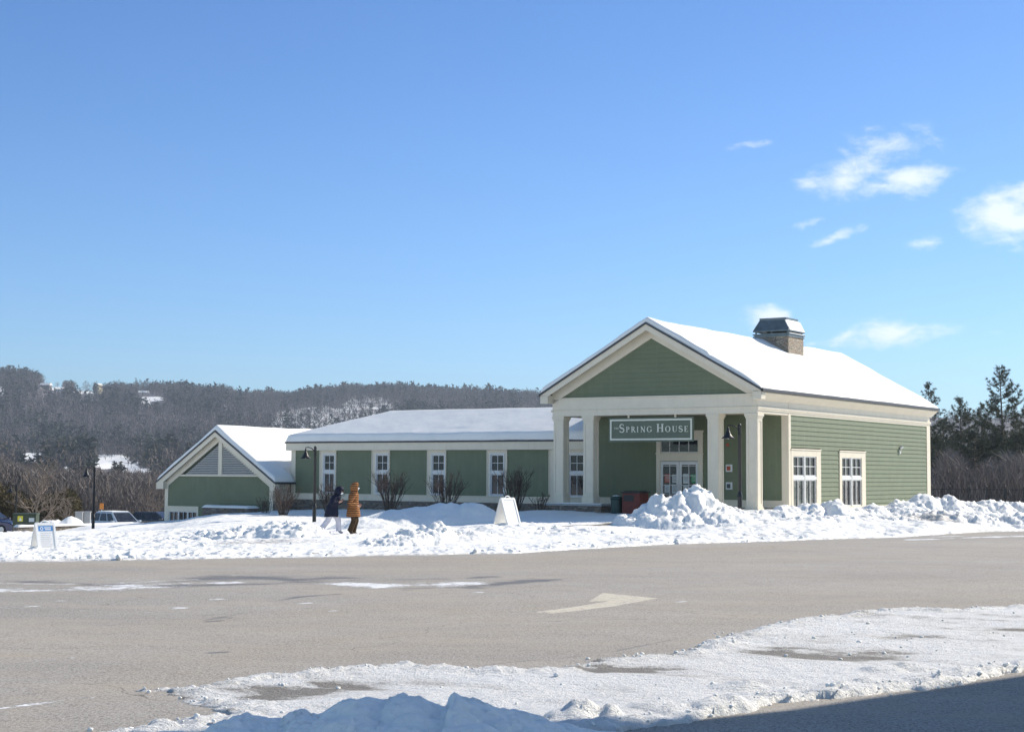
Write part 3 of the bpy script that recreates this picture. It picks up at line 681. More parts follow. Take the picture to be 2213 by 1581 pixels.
# road edge (snow line) on the far side, from left to right
EDGE = np.array([(-60, 30), (-30, 31.0), (-18, 33.4), (-11.55, 35.74), (-8, 37.0), (-4.58, 38.71), (0.04, 40.58), (3.97, 45.75), (8.65, 49.53), (13.15, 53.05), (17.2, 58.0), (22.5, 61.5), (40, 70), (60, 78)])
RZ = -.55
def edge_y(x): return np.interp(x, EDGE[:, 0], EDGE[:, 1])
BASE = [(0, 1213, 35.9), (350, 1207, 37.5), (700, 1202, 38.7), (1107, 1196, 40.6), (1400, 1178, 45.7), (1700, 1168, 49.5), (1950, 1160, 53), (2213, 1147, 60),
        (60, 1186, 45), (95, 1184, 45), (130, 1182, 46), (0, 1172, 52), (60, 1162, 62), (200, 1160, 66), (120, 1155, 76), (200, 1147, 82), (260, 1141, 84), (20, 1160, 80),
        (-200, 1180, 60), (-200, 1160, 85), (300, 1160, 55), (400, 1150, 55), (330, 1130, 80), (400, 1122.5, 82), (460, 1112, 81), (520, 1108, 79), (300, 1138, 75),
        (560, 1118, 70), (620, 1119, 70), (620, 1140, 58), (676, 1131, 69), (700, 1145, 60), (740, 1154, 54), (720, 1168, 47), (800, 1160, 48),
        (700, 1100, 79.5), (640, 1102, 80.5), (560, 1107, 78), (760, 1100, 78), (850, 1104, 76), (950, 1107, 74), (1050, 1108, 72.5), (1130, 1108, 71), (1183, 1101, 69),
        (700, 1118, 72), (760, 1128, 65), (850, 1135, 60), (950, 1145, 56), (1150, 1128, 60), (1200, 1125, 61), (1250, 1118, 64), (1290, 1120, 62),
        (1300, 1137, 54), (1340, 1129, 58), (1370, 1112, 64), (1320, 1114, 64), (1420, 1150, 52), (1550, 1140, 54), (1600, 1130, 54), (1650, 1125, 56), (1750, 1125, 57), (1850, 1122, 59), (1950, 1125, 59),
        (1640, 1103, 63), (1700, 1100, 66), (1800, 1096, 72), (1900, 1096, 76), (2010, 1092, 82), (2000, 1110, 66), (2100, 1110, 70), (2213, 1112, 75), (2300, 1110, 80), (285, 1130, 89), (300, 1128, 86), (240, 1137, 86), (260, 1134, 88), (60, 1160, 85), (150, 1151, 85), (110, 1155, 85)]
BP = np.array([at(*b) for b in BASE])
BP = np.vstack([BP, [(-35, 95, -2.75), (-30, 105, -2.95), (-20, 100, -2.9), (-10, 100, -2.5), (5, 100, -1.2), (20, 95, -1.0), (35, 95, -1.1), (30, 110, -1.2), (45, 80, -.8), (-26, 95, -2.6),
                     (-35, 85, -2.1), (-40, 110, -3.0), (0, 120, -2.4), (30, 130, -1.5), (-30, 130, -3.3), (-50, 100, -2.6), (-60, 70, -1.4), (50, 110, -1.3), (60, 90, -1)]])
def base_z(x, y):
    x = np.asarray(x, float); y = np.asarray(y, float); num = 0; den = 0
    for bx, by, bz in BP:
        w_ = 1.0 / ((x - bx) ** 2 + ((y - by) * .8) ** 2 + 1.2) ** 1.9; num = num + w_ * bz; den = den + w_
    return num / den
# banks thrown up by the plough: (px, py of top, D, half width across, half depth, roughness)
MD = [(500, 1152, 52, 1.6, 2.0, .5), (560, 1140, 51, 1.3, 2.0, .8), (620, 1131, 50.5, .95, 1.7, .8), (655, 1138, 50, .7, 1.4, .7), (430, 1165, 50, 1.8, 2.0, .4),
      (805, 1118, 60, 1.2, 2.0, .25), (860, 1102, 61, 1.3, 2.0, .25), (960, 1088, 62, 1.3, 2.1, .3), (1015, 1087, 62, .9, 2.0, .35), (910, 1096, 61.5, 1.4, 2.0, .22), (1045, 1098, 62, .5, 1.5, .4),
      (935, 1134, 47, .55, 1.1, 1.0), (905, 1152, 45.5, .8, 1.0, 1.0), (850, 1168, 44.5, .9, .9, .8),
      (1000, 1148, 48, .9, 1.5, .5), (1060, 1135, 51, 1.2, 1.7, .35), (1110, 1131, 52, 1.3, 1.7, .3), (1180, 1142, 51.5, 1.2, 1.5, .5), (1240, 1150, 51, 1.2, 1.4, .5),
      (1365, 1118, 56, .5, 1.2, 1.1), (1395, 1098, 56.5, .55, 1.3, 1.2), (1428, 1076, 57, .6, 1.5, 1.3), (1465, 1070, 57, .6, 1.5, 1.3), (1500, 1051, 57.3, .62, 1.6, 1.2), (1522, 1066, 57.3, .5, 1.5, 1.1),
      (1548, 1084, 57.5, .55, 1.5, 1.1), (1575, 1100, 57.8, .6, 1.4, .9), (1470, 1110, 55, 1.3, 1.7, 1.2), (1540, 1112, 55, 1.2, 1.6, 1.0),
      (1622, 1108, 58, .8, 1.2, .7), (1660, 1103, 58.5, .7, 1.2, .7), (1600, 1125, 55.5, 1.2, 1.3, .6),
      (1708, 1096, 59.5, .6, 1.2, .8), (1745, 1088, 60, .6, 1.4, .8), (1795, 1083, 60.5, .6, 1.4, 1.0), (1838, 1102, 61, .7, 1.3, 1.0), (1885, 1093, 62.5, .55, 1.3, 1.1), (1925, 1100, 63, .6, 1.2, 1.0),
      (1955, 1084, 64, .8, 1.5, 1.0), (1995, 1073, 64.5, .8, 1.6, 1.0), (2045, 1076, 65, .9, 1.7, 1.1), (2095, 1088, 65.5, .7, 1.6, 1.1), (2140, 1084, 66.5, .8, 1.7, 1.2), (2195, 1091, 67.5, .9, 1.7, 1.2), (2250, 1095, 69, 1.1, 1.8, 1.1),
      (2050, 1108, 61.5, 1.8, 2.2, 1.2), (2180, 1112, 64, 1.8, 2.0, 1.1), (1900, 1118, 60, 1.5, 1.6, 1.0), (1760, 1116, 58, 1.6, 1.5, .9), (2340, 1100, 72, 1.6, 2, 1), (5, 1156, 70, 1.4, 1.8, .5), (-40, 1150, 70, 1.2, 1.8, .5), (120, 1123, 97, .9, 1.4, .6), (152, 1116, 97.5, .8, 1.3, .7)]
MP = [(*at(a, b, D)[:3], rx, ry, rg) for a, b, D, rx, ry, rg in MD]
def snow_z(x, y, full=True):
    x = np.asarray(x, float); y = np.asarray(y, float)
    wx = x + .35 * fbm(x * .9, y * .9, 3, 71); wy = y + .35 * fbm(x * .9, y * .9, 3, 75)
    b = base_z(x, y); z = b.copy(); rough = np.zeros_like(z)
    for mx, my, mz, rx, ry, rg in MP:
        q = np.sqrt(((wx - mx) / (rx * 1.5)) ** 2 + ((wy - my) / (ry * 1.35)) ** 2)
        s_ = np.where(q < 1, (1 - q * q) ** 1.35, 0)
        zz = b + (mz - b) * s_
        # smooth max
        k = .05; h = np.clip(.5 + .5 * (zz - z) / k, 0, 1); z = z * (1 - h) + zz * h + k * h * (1 - h) * (s_ > 0)
        rough = np.maximum(rough, rg * np.clip(s_ * 2.2, 0, 1))
    e = y - edge_y(x) + .28 * fbm(x * 1.1, y * .5, 4, 81) + .10 * fbm(x * 5, y * 5, 2, 88)            # distance past the snow line
    if full:
        near = np.exp(-((e - 1.6) / 2.4) ** 2) * (e > -.5)
        rr = np.maximum(rough, .42 * near)
        left = np.clip((-5 - x) / 3, 0, 1) * np.clip((66 - y) / 8, 0, 1)
        z = z + rr * (.08 * (lumps(x, y, .95, 3) - .35) + .085 * (lumps(x + 3, y, .45, 5) - .35) + .075 * (lumps(x, y + 2, .22, 7) - .3) + .045 * (lumps(x, y + 2, .11, 8) - .3))
        z = z + .03 * fbm(x * .8, y * .8, 4, 55) + (.14 * rr + .035 + .05 * left) * fbm(x * 2.6, y * 1.6, 4, 57, .6)
        z = z + left * .09 * (np.abs(fbm(x * 1.5 + y * .7, y * 2.2, 4, 59, .6)) - .2)
    th = sstep(-.05, .9, e)
    z = np.where(e < 2.5, RZ - .05 + (z - RZ + .05) * th + .09 * sstep(-.02, .12, e) * (1 - th), z)
    dirt = rough * .0
    return z, e, rough, dirt
ys = np.concatenate([np.arange(32, 52, .06), np.arange(52, 70, .085), np.arange(70, 90, .2), np.arange(90, 138, .35)])
ss = np.concatenate([np.linspace(-.75, -.40, 60)[:-1], np.linspace(-.40, .40, 900), np.linspace(.40, .75, 60)[1:]])
YY, SS = np.meshgrid(ys, ss, indexing='ij'); XX = SS * YY
ZZ, EE, RG, _ = snow_z(XX, YY)
# walking path: trodden strip in front of the porch
def seg_d(x, y, pts):
    d = np.full(np.shape(x), 99.0)
    for (ax, ay), (bx, by) in zip(pts[:-1], pts[1:]):
        t = np.clip(((x - ax) * (bx - ax) + (y - ay) * (by - ay)) / ((bx - ax) ** 2 + (by - ay) ** 2), 0, 1)
        d = np.minimum(d, np.hypot(x - ax - t * (bx - ax), y - ay - t * (by - ay)))
    return d
PATH = [tuple(at(1400, 1118, 62)[:2]), tuple(at(1340, 1130, 58.2)[:2]), tuple(at(1290, 1141, 55.5)[:2]), tuple(at(1200, 1147, 54)[:2])]
pd = seg_d(XX, YY, PATH) + .2 * fbm(XX * 2, YY * 2, 3, 91)
dirt = .85 * np.exp(-(pd / .32) ** 2) * 1.25
a = at(600, 1165, 46.5); dirt += .34 * np.exp(-((XX - a[0]) / 1.9) ** 2 - ((YY - a[1]) / 1.6) ** 2)
for (px, py, D, rx, ry, s_) in ((900, 1112, 57, 1.2, .9, .16), (1010, 1100, 58, .5, .5, .15), (2030, 1128, 59, 1.8, 1.6, .34), (1990, 1120, 60, 1.2, 1.2, .25), (1750, 1130, 55, .8, .4, .3), (1450, 1130, 54.5, 1.2, .6, .18), (2150, 1125, 62, 1.2, 1, .25), (520, 1172, 46, 1.2, .6, .22), (1880, 1128, 57.5, .8, .5, .25)):
    a = at(px, py, D); dirt += s_ * np.exp(-((XX - a[0]) / rx) ** 2 - ((YY - a[1]) / ry) ** 2)
dirt += .30 * np.exp(-((EE - .15) / .30) ** 2) * (.6 + .6 * fbm(XX * .5, YY * .5, 3, 93))
a = at(715, 1193, 40.2); b_ = at(672, 1196, 39.6)
dirt += .7 * np.exp(-(seg_d(XX, YY, [(a[0], a[1]), (b_[0], b_[1])]) / .07) ** 2)
dirt += .45 * np.exp(-((EE - 1.6) / .5) ** 2) * np.clip(fbm(XX * .8, YY * .8, 3, 97), 0, 1) * (XX > 6)
V = np.stack([XX, YY, ZZ], -1).reshape(-1, 3)
sf = np_mesh('snow_field', V, [grid_faces(len(ys), len(ss))], M['snow'], None, True, {'dirt': np.clip(dirt, 0, 1.3)}); sf['kind'] = 'structure'
def gz(x, y): return float(snow_z(np.array([x]), np.array([y]), False)[0][0])

# loose snow clods along the banks
ico = [(0, 0, 1), (.89, 0, .45), (.28, .85, .45), (-.72, .53, .45), (-.72, -.53, .45), (.28, -.85, .45), (.72, .53, -.45), (-.28, .85, -.45), (-.89, 0, -.45), (-.28, -.85, -.45), (.72, -.53, -.45), (0, 0, -1)]
icf = [(0, 1, 2), (0, 2, 3), (0, 3, 4), (0, 4, 5), (0, 5, 1), (1, 6, 2), (2, 7, 3), (3, 8, 4), (4, 9, 5), (5, 10, 1), (6, 7, 2), (7, 8, 3), (8, 9, 4), (9, 10, 5), (10, 6, 1), (11, 7, 6), (11, 8, 7), (11, 9, 8), (11, 10, 9), (11, 6, 10)]
ICV = np.array(ico); ICF = np.array(icf)
def clods(name, P, S_, mt, seed=1):
    rg = np.random.RandomState(seed); n = len(P)
    Vv = ICV[None] * (1 + .35 * rg.uniform(-1, 1, (n, 12, 1))) * (S_[:, None, None]) * rg.uniform(.6, 1.15, (n, 1, 3)) * np.array([1, 1, .75])
    an = rg.uniform(0, 6.28, n); c, s_ = np.cos(an)[:, None], np.sin(an)[:, None]
    Vv = np.stack([Vv[:, :, 0] * c - Vv[:, :, 1] * s_, Vv[:, :, 0] * s_ + Vv[:, :, 1] * c, Vv[:, :, 2]], -1) + P[:, None, :]
    Fv = (ICF[None] + (np.arange(n) * 12)[:, None, None]).reshape(-1, 3)
    o = np_mesh(name, Vv.reshape(-1, 3), [Fv], mt); o['kind'] = 'stuff'; return o
rg = np.random.RandomState(4); pts = []
iz = rg.randint(0, len(ys), 60000); ix = rg.randint(0, len(ss), 60000)
pr = RG[iz, ix] * .55 + .35 * np.exp(-((EE[iz, ix] - .6) / .7) ** 2) + .05 * (EE[iz, ix] > 0) * (YY[iz, ix] < 60)
ok = (rg.rand(60000) < pr * .20) & (EE[iz, ix] > .03) & (YY[iz, ix] < 70)
iz, ix = iz[ok], ix[ok]; sz = .018 + .09 * rg.rand(len(iz)) ** 3.2
clods('snow_clods', np.stack([XX[iz, ix], YY[iz, ix], ZZ[iz, ix] + sz * .25], -1), sz, M['roofsnow'])

# ------------------------------------------------------------------ asphalt
def road_mat():
    m = bpy.data.materials.new('salted_asphalt'); m.use_nodes = True; t = N(m.node_tree); bs = m.node_tree.nodes['Principled BSDF']
    oc = t.new('ShaderNodeNewGeometry').outputs['Position']
    big = t.noise(t.mapping(oc, rot=(0, 0, R(-20)), sc=(.6, 1.3, 1)), .22, 5, .6); mid = t.noise(oc, 1.6, 5, .62); fine_ = t.noise(oc, 55, 3, .7); fine2_ = t.noise(oc, 140, 2, .8)
    c = t.mix(t.rng(big, .34, .64), (.35, .330, .305), (.50, .474, .438))
    c = t.mix(t.rng(mid, .35, .7, 0, .42), c, (.30, .27, .235))
    tan = t.attr('tan')[2]; c = t.mix(t.math('MULTIPLY', tan, t.rng(mid, .25, .65, .35, 1)), c, (.46, .375, .26))
    g1 = t.noise(oc, 9, 6, .85); c = t.mix(t.rng(g1, .40, .56, .22, 0), c, (.19, .17, .15)); g4_ = t.noise(t.mapping(oc, sc=(1, .55, 1)), 34, 2, .9); c = t.mix(t.rng(g4_, .36, .54, .85, 0), c, (.13, .12, .11)); g2_ = t.noise(t.mapping(oc, loc=(3, 7, 0), sc=(1, .55, 1)), 40, 2, .9); c = t.mix(t.rng(g2_, .50, .66, 0, .8), c, (.62, .58, .52)); g3_ = t.noise(t.mapping(oc, loc=(3, 2, 0), sc=(.5, 1.2, 1)), .8, 6, .7); c = t.mix(t.rng(g3_, .48, .66, 0, .55), c, (.46, .40, .32)); c = t.mix(t.rng(fine_, .3, .72, 0, .6), c, (.25, .232, .21)); c = t.mix(t.rng(fine2_, .55, .8, 0, .5), c, (.50, .48, .45))
    vo = t.new('ShaderNodeTexVoronoi', feature='DISTANCE_TO_EDGE'); wv = t.new('ShaderNodeTexNoise'); t.put(wv.inputs['Vector'], oc); wv.inputs['Scale'].default_value = 1.3; wv.inputs['Detail'].default_value = 4
    ad = t.new('ShaderNodeVectorMath', operation='MULTIPLY_ADD'); t.put(ad.inputs[0], wv.outputs['Color']); ad.inputs[1].default_value = (1.1, 1.1, 0); t.put(ad.inputs[2], oc)
    t.put(vo.inputs['Vector'], ad.outputs[0]); vo.inputs['Scale'].default_value = .21
    crack = t.math('MULTIPLY', t.rng(vo.outputs['Distance'], .0022, .0, 0, .75), t.rng(t.noise(oc, .35, 3), .46, .58))
    c = t.mix(crack, c, (.09, .082, .075))
    wet = t.attr('wet')[2]; wn = t.math('ADD', wet, t.math('MULTIPLY', t.math('SUBTRACT', t.noise(t.mapping(oc, sc=(.5, 1.1, 1)), 2.6, 9, .75), .5), t.rng(wet, 0, .3, 0, 1.2)))
    wf_ = t.rng(wn, .3, .7, 0, .8); c = t.mix(wf_, c, (.125, .12, .115))
    pa = t.attr('paint')[2]; pn = t.math('SUBTRACT', pa, t.math('MULTIPLY', t.rng(t.noise(oc, 7, 8, .8), .40, .62), .8)); c = t.mix(t.rng(pn, .2, .6, 0, .85), c, (.62, .57, .47))
    sn = t.attr('snow')[2]; s1 = t.noise(t.mapping(oc, sc=(.8, 1.5, 1)), 5.5, 8, .72); s2 = t.noise(oc, 28, 4, .7)
    sv = t.math('ADD', sn, t.math('ADD', t.math('MULTIPLY', t.math('SUBTRACT', s1, .5), t.rng(sn, 0, .25, 0, 1.5)), t.math('MULTIPLY', t.math('SUBTRACT', s2, .5), t.rng(sn, 0, .25, 0, .6))))
    sf_ = t.rng(sv, .40, .62); c = t.mix(sf_, c, (.80, .81, .83))
    t.put(bs.inputs['Base Color'], c); t.put(bs.inputs['Roughness'], t.math('MULTIPLY_ADD', wf_, -.42, .9)); bs.inputs['Specular IOR Level'].default_value = .28
    b = t.new('ShaderNodeBump'); b.inputs['Distance'].default_value = .006; b.inputs['Strength'].default_value = .9
    t.put(b.inputs['Height'], t.math('ADD', fine_, t.math('MULTIPLY', sf_, 3.0))); t.put(bs.inputs['Normal'], b.outputs[0])
    return m
M['road'] = road_mat()
m = MB(); m.face([(x, y + .5, RZ - .012) for x, y in EDGE][::-1] + [(-90, 30, RZ - .012), (-90, -60, RZ - .012), (90, -60, RZ - .012), (90, 78, RZ - .012)]); pl = m.build('parking_lot', M['road']); pl['kind'] = 'structure'
ry = np.concatenate([np.arange(9.5, 26, .05), np.arange(26, 64, .11)]); rs = np.linspace(-.42, .42, 720)
RY, RS = np.meshgrid(ry, rs, indexing='ij'); RX = RS * RY
def g2(px, py): # point on the road plane on a sight line
    d = fw + (px - 1106.5) / F_PX * r2 - (py - 790.7) / F_PX * u2; k = (RZ - CAM_Z) / d[2]; return (d[0] * k, d[1] * k)
def stroke(pts, w_, soft=.5, jit=.0, seed=0):
    P_ = [g2(*p) for p in pts]; d = seg_d(RX, RY, P_)
    if jit: d = d + jit * fbm(RX * 1.7, RY * 1.7, 4, 200 + seed)
    return np.clip((w_ - d) / (w_ * soft), 0, 1)
snow = np.zeros_like(RX); wet = np.zeros_like(RX); tan = np.zeros_like(RX); paint = np.zeros_like(RX)
snow = np.maximum(snow, .60 * stroke([(-60, 1276), (150, 1275), (300, 1268)], 1.15, .9, .7, 1)); snow = np.maximum(snow, .60 * stroke([(250, 1266), (400, 1260), (500, 1258)], .6, .9, .5, 8))
snow = np.maximum(snow, .46 * stroke([(-60, 1258), (100, 1262), (300, 1258), (440, 1250)], .35, .9, .3, 2))
snow = np.maximum(snow, .66 * stroke([(740, 1262), (820, 1264), (940, 1263), (1010, 1260)], .95, .85, .5, 3))
snow = np.maximum(snow, .5 * stroke([(50, 1430), (140, 1422), (235, 1415)], .10, .8, .12, 4))
snow = np.maximum(snow, .62 * stroke([(-40, 1536), (60, 1522), (140, 1512), (200, 1506)], .055, .8, .07, 5))
snow = np.maximum(snow, .3 * stroke([(-40, 1506), (80, 1496), (170, 1490)], .04, .8, .08, 6))
snow = np.maximum(snow, .42 * stroke([(0, 1312), (60, 1316), (90, 1319)], .22, .8, .25, 7))
for k, (a_, b_) in enumerate([(170, 1320), (130, 1298), (310, 1306), (520, 1300), (470, 1295), (720, 1320), (1105, 1325), (380, 1314), (70, 1310), (1032, 1280), (318, 1323), (660, 1303), (1470, 1300), (1900, 1330), (1640, 1322)]):
    snow = np.maximum(snow, .6 * stroke([(a_ - 6, b_), (a_ + 8, b_ - 1)], .14, .8, .14, 20 + k))
snow = np.maximum(snow, .62 * stroke([(1960, 1166), (2060, 1163), (2150, 1160), (2260, 1156)], .55, .8, .5, 9))
snow = np.maximum(snow, .58 * stroke([(2000, 1160), (2213, 1155)], .25, .8, .4, 10))
snow = np.maximum(snow, .46 * stroke([(1500, 1420), (1600, 1395), (1740, 1365)], .25, .9, .3, 12))
eR = RY - np.interp(RX, EDGE[:, 0], EDGE[:, 1])
snow = np.maximum(snow, .62 * np.exp(-((eR + .05) / .45) ** 2) * (.75 + .5 * fbm(RX * .7, RY * .7, 3, 301)))
wet = np.maximum(wet, .62 * stroke([(440, 1250), (520, 1247), (600, 1248)], 1.3, .8, .5, 30)); wet = np.maximum(wet, .8 * stroke([(430, 1254), (500, 1249), (560, 1248), (640, 1252), (760, 1248)], .95, 1, .6, 31))
wet = np.maximum(wet, .6 * stroke([(40, 1256), (200, 1262), (420, 1266), (640, 1258)], .7, 1, .5, 32))
wet = np.maximum(wet, .7 * stroke([(600, 1298), (650, 1289), (735, 1283)], .22, .9, .22, 33))
wet = np.maximum(wet, .75 * stroke([(860, 1272), (1000, 1268), (1100, 1258), (1220, 1250)], .6, 1, .5, 34))
wet = np.maximum(wet, .62 * stroke([(900, 1252), (1060, 1246), (1160, 1250)], .5, 1, .5, 35))
wet = np.maximum(wet, .75 * stroke([(450, 1343), (480, 1340), (500, 1334)], .17, .9, .2, 36))
wet = np.maximum(wet, .5 * stroke([(415, 1346), (520, 1325)], .12, .9, .2, 37))
wet = np.maximum(wet, .8 * stroke([(455, 1410), (490, 1408)], .09, .9, .06, 38))
wet = np.maximum(wet, .5 * stroke([(600, 1336), (615, 1335)], .10, .9, .1, 39))
wet = np.maximum(wet, .45 * stroke([(200, 1352), (245, 1350)], .08, .9, .1, 40)); wet = np.maximum(wet, .4 * stroke([(45, 1368), (70, 1366)], .08, .9, .1, 41))
wet = np.maximum(wet, .4 * stroke([(30, 1245), (110, 1241)], .2, .9, .3, 42)); wet = np.maximum(wet, .38 * stroke([(320, 1226), (380, 1215)], .15, .9, .3, 43))
for k, (x0, y0, x1, y1) in enumerate([(1260, 1270, 1330, 1268), (1290, 1262, 1320, 1261), (1420, 1263, 1500, 1262), (1640, 1266, 1720, 1264), (1500, 1236, 1560, 1233), (1980, 1190, 2040, 1183)]):
    wet = np.maximum(wet, .34 * stroke([(x0, y0), (x1, y1)], .08, .9, .12, 50 + k))
for k, P__ in enumerate([[(1440, 1321), (1500, 1327), (1570, 1338), (1622, 1349)], [(1660, 1329), (1700, 1337), (1722, 1344)], [(460, 1296), (480, 1303), (503, 1313)], [(0, 1310), (60, 1318), (100, 1321)], [(20, 1505), (100, 1495), (160, 1490)], [(430, 1330), (620, 1318), (900, 1300)], [(1000, 1440), (1300, 1412), (1500, 1372)]]):
    wet = np.maximum(wet, .52 * stroke(P__, .035, .9, .035, 80 + k))
for k, P__ in enumerate([[(0, 1390), (400, 1345), (900, 1312), (1500, 1290), (2213, 1262)], [(0, 1420), (420, 1372), (900, 1336), (1500, 1310), (2213, 1284)], [(200, 1240), (900, 1232), (1600, 1218), (2213, 1190)], [(300, 1470), (800, 1400), (1300, 1352), (2213, 1300)]]):
    wet = np.maximum(wet, .22 * stroke(P__, .28, 1, .3, 90 + k)); tan = np.maximum(tan, .35 * stroke(P__, .8, 1, .4, 95 + k))
tan += .8 * stroke([(100, 1222), (420, 1216), (700, 1212), (1107, 1207), (1400, 1192), (1700, 1180)], 1.6, 1, .6, 61)
tan += .4 * stroke([(900, 1225), (1300, 1215), (1700, 1200)], 2.5, 1, .6, 62)
tan = np.maximum(tan, .9 * stroke([(1000, 1322), (1080, 1318), (1160, 1314), (1220, 1308)], .14, .9, .18, 63))
tan = np.maximum(tan, 1.0 * stroke([(-40, 1418), (50, 1414)], .10, .9, .1, 64)); tan = np.maximum(tan, .45 * stroke([(300, 1480), (560, 1400), (860, 1370)], 1.1, 1, .6, 65))
tan = np.maximum(tan, .5 * stroke([(640, 1330), (900, 1300), (1080, 1335)], .9, 1, .5, 66))
def poly_mask(x, y, P_):
    ins = np.zeros(np.shape(x), bool); n = len(P_)
    for i in range(n):
        (x1, y1), (x2, y2) = P_[i], P_[(i + 1) % n]
        c_ = ((y1 > y) != (y2 > y)) & (x < (x2 - x1) * (y - y1) / (y2 - y1 + 1e-12) + x1); ins ^= c_
    d = seg_d(x, y, list(P_) + [P_[0]]); return np.where(ins, d, -d)
arrow = [g2(*p) for p in [(1153, 1322), (1196, 1325), (1330, 1309), (1384, 1299), (1424, 1292), (1392, 1289), (1302, 1280), (1272, 1299), (1316, 1298), (1280, 1304), (1225, 1313)]]
paint = np.clip(poly_mask(RX, RY, arrow) / .03 + .5, 0, 1)
snow = np.maximum(snow, .62 * stroke([(1345, 1301), (1380, 1298)], .07, .9, .06, 70))
V = np.stack([RX, RY, RZ - 3.0 * np.clip(eR - .9, 0, 1.5)], -1).reshape(-1, 3)
rd = np_mesh('road', V, [grid_faces(len(ry), len(rs))], M['road'], None, False, {'snow': snow, 'wet': wet, 'tan': tan, 'paint': paint}); rd['kind'] = 'structure'

m = MB(); m.face([(-50, -45, RZ + .12), (40, -45, RZ + .12), (40, 7.6, RZ + .12), (-50, 7.6, RZ + .12)]); m.face([(-50, 7.6, RZ + .12), (40, 7.6, RZ + .12), (40, 8.1, RZ - .02), (-50, 8.1, RZ - .02)]); lw = m.build('bounce_snow', M['fieldsnow']); lw['kind'] = 'structure'  # unseen snow sheet added behind the camera to bounce light onto the pile
# ------------------------------------------------------------------ packed snow over the near asphalt
top = [(290, 1493), (330, 1489), (400, 1486), (450, 1480), (540, 1466), (620, 1455), (700, 1446), (780, 1440), (860, 1436), (930, 1442), (1000, 1447), (1100, 1450), (1190, 1447), (1250, 1441), (1300, 1424), (1400, 1418), (1490, 1406), (1520, 1390), (1570, 1372), (1640, 1355), (1700, 1345), (1760, 1333), (1830, 1326), (1900, 1318), (2000, 1316), (2050, 1319), (2130, 1312), (2213, 1309), (2500, 1296), (3000, 1285)]
bot = [(3400, 1330), (2600, 1420), (2213, 1452), (2130, 1470), (2000, 1489), (1920, 1494), (1800, 1510), (1700, 1519), (1640, 1530), (1500, 1556), (1380, 1572), (1300, 1600), (700, 1900), (150, 1610), (260, 1578), (330, 1571), (420, 1560), (500, 1548), (470, 1530), (400, 1520), (385, 1505), (350, 1496)]
PP = [g2(*p) for p in top + bot]
px_ = np.arange(-4.5, 15.5, .034); py_ = np.arange(9.2, 30, .038)
SX, SY = np.meshgrid(px_, py_); d = poly_mask(SX, SY, PP)
dj = d + .20 * fbm(SX * 1.6, SY * 1.6, 6, 401, .68) + .09 * fbm(SX * 7, SY * 7, 4, 409, .7)
lump = .045 * lumps(SX, SY, .30, 41) + .03 * lumps(SX, SY, .13, 43) + .07 * fbm(SX * 3.2 + SY, SY * 2.6, 6, 45, .74)
thin = fbm(SX * .62 + .3 * SY, SY * .95, 5, 47, .58) + .25 * fbm(SX * 3, SY * 3, 3, 49)
bare = 0
for (x_, y_, w1, w2) in ((760, 1484, .45, .35), (620, 1492, .5, .3), (1320, 1452, .45, .28), (1400, 1448, .45, .2), (1800, 1414, .9, .4), (1850, 1425, .5, .25), (2110, 1338, 1.1, .6), (2070, 1350, .5, .4), (2200, 1362, .6, .25), (1950, 1378, .4, .25), (560, 1510, .5, .3), (1690, 1402, .3, .2)):
    c_ = g2(x_, y_); bare = bare + np.exp(-((SX - c_[0]) / w1) ** 2 - ((SY - c_[1]) / w2) ** 2)
rim = np.exp(-((dj - .25) / .22) ** 2)
lowb = g2(1900, 1497); lb = seg_d(SX, SY, [g2(*p) for p in [(1100, 1575), (1380, 1566), (1500, 1552), (1640, 1526), (1800, 1506), (1920, 1490), (2000, 1485), (2130, 1466), (2400, 1430)]])
H = .022 * sstep(-.02, .35, dj) + lump * (.22 + .7 * rim) + .022 * np.exp(-(lb / .16) ** 2) * (1 + lumps(SX, SY, .22, 61))
H = H * (1 - .75 * np.clip(bare * 1.1 + thin * .5, 0, 1)) + .018 * fbm(SX * 1.2, SY * 1.2, 3, 63)
for (x_, y_, w_, h_) in ((1300, 1553, .15, .075), (1330, 1558, .10, .035), (1262, 1563, .12, .03), (1225, 1560, .15, .08), (1255, 1556, .10, .09), (1620, 1494, .13, .03), (1660, 1494, .12, .03), (1950, 1448, .14, .05), (1910, 1452, .2, .05), (1985, 1450, .16, .05), (1590, 1492, .2, .05), (1420, 1535, .2, .05), (1560, 1535, .25, .05)):
    c_ = g2(x_, y_); q = np.hypot(SX - c_[0] + .05 * fbm(SX * 6, SY * 6, 3, 65), SY - c_[1]) / w_; H = H + h_ * np.where(q < 1.4, np.clip(1 - q * q / 1.96, 0, 1) ** .8, 0) * (.8 + .25 * lumps(SX, SY, .09, 67) + .25 * fbm(SX * 7, SY * 7, 3, 69))
H = np.where(dj < 0, -.05 + 0 * H, np.maximum(H, .002) * sstep(-.01, .07, dj)) 
Z = RZ + .001 + H
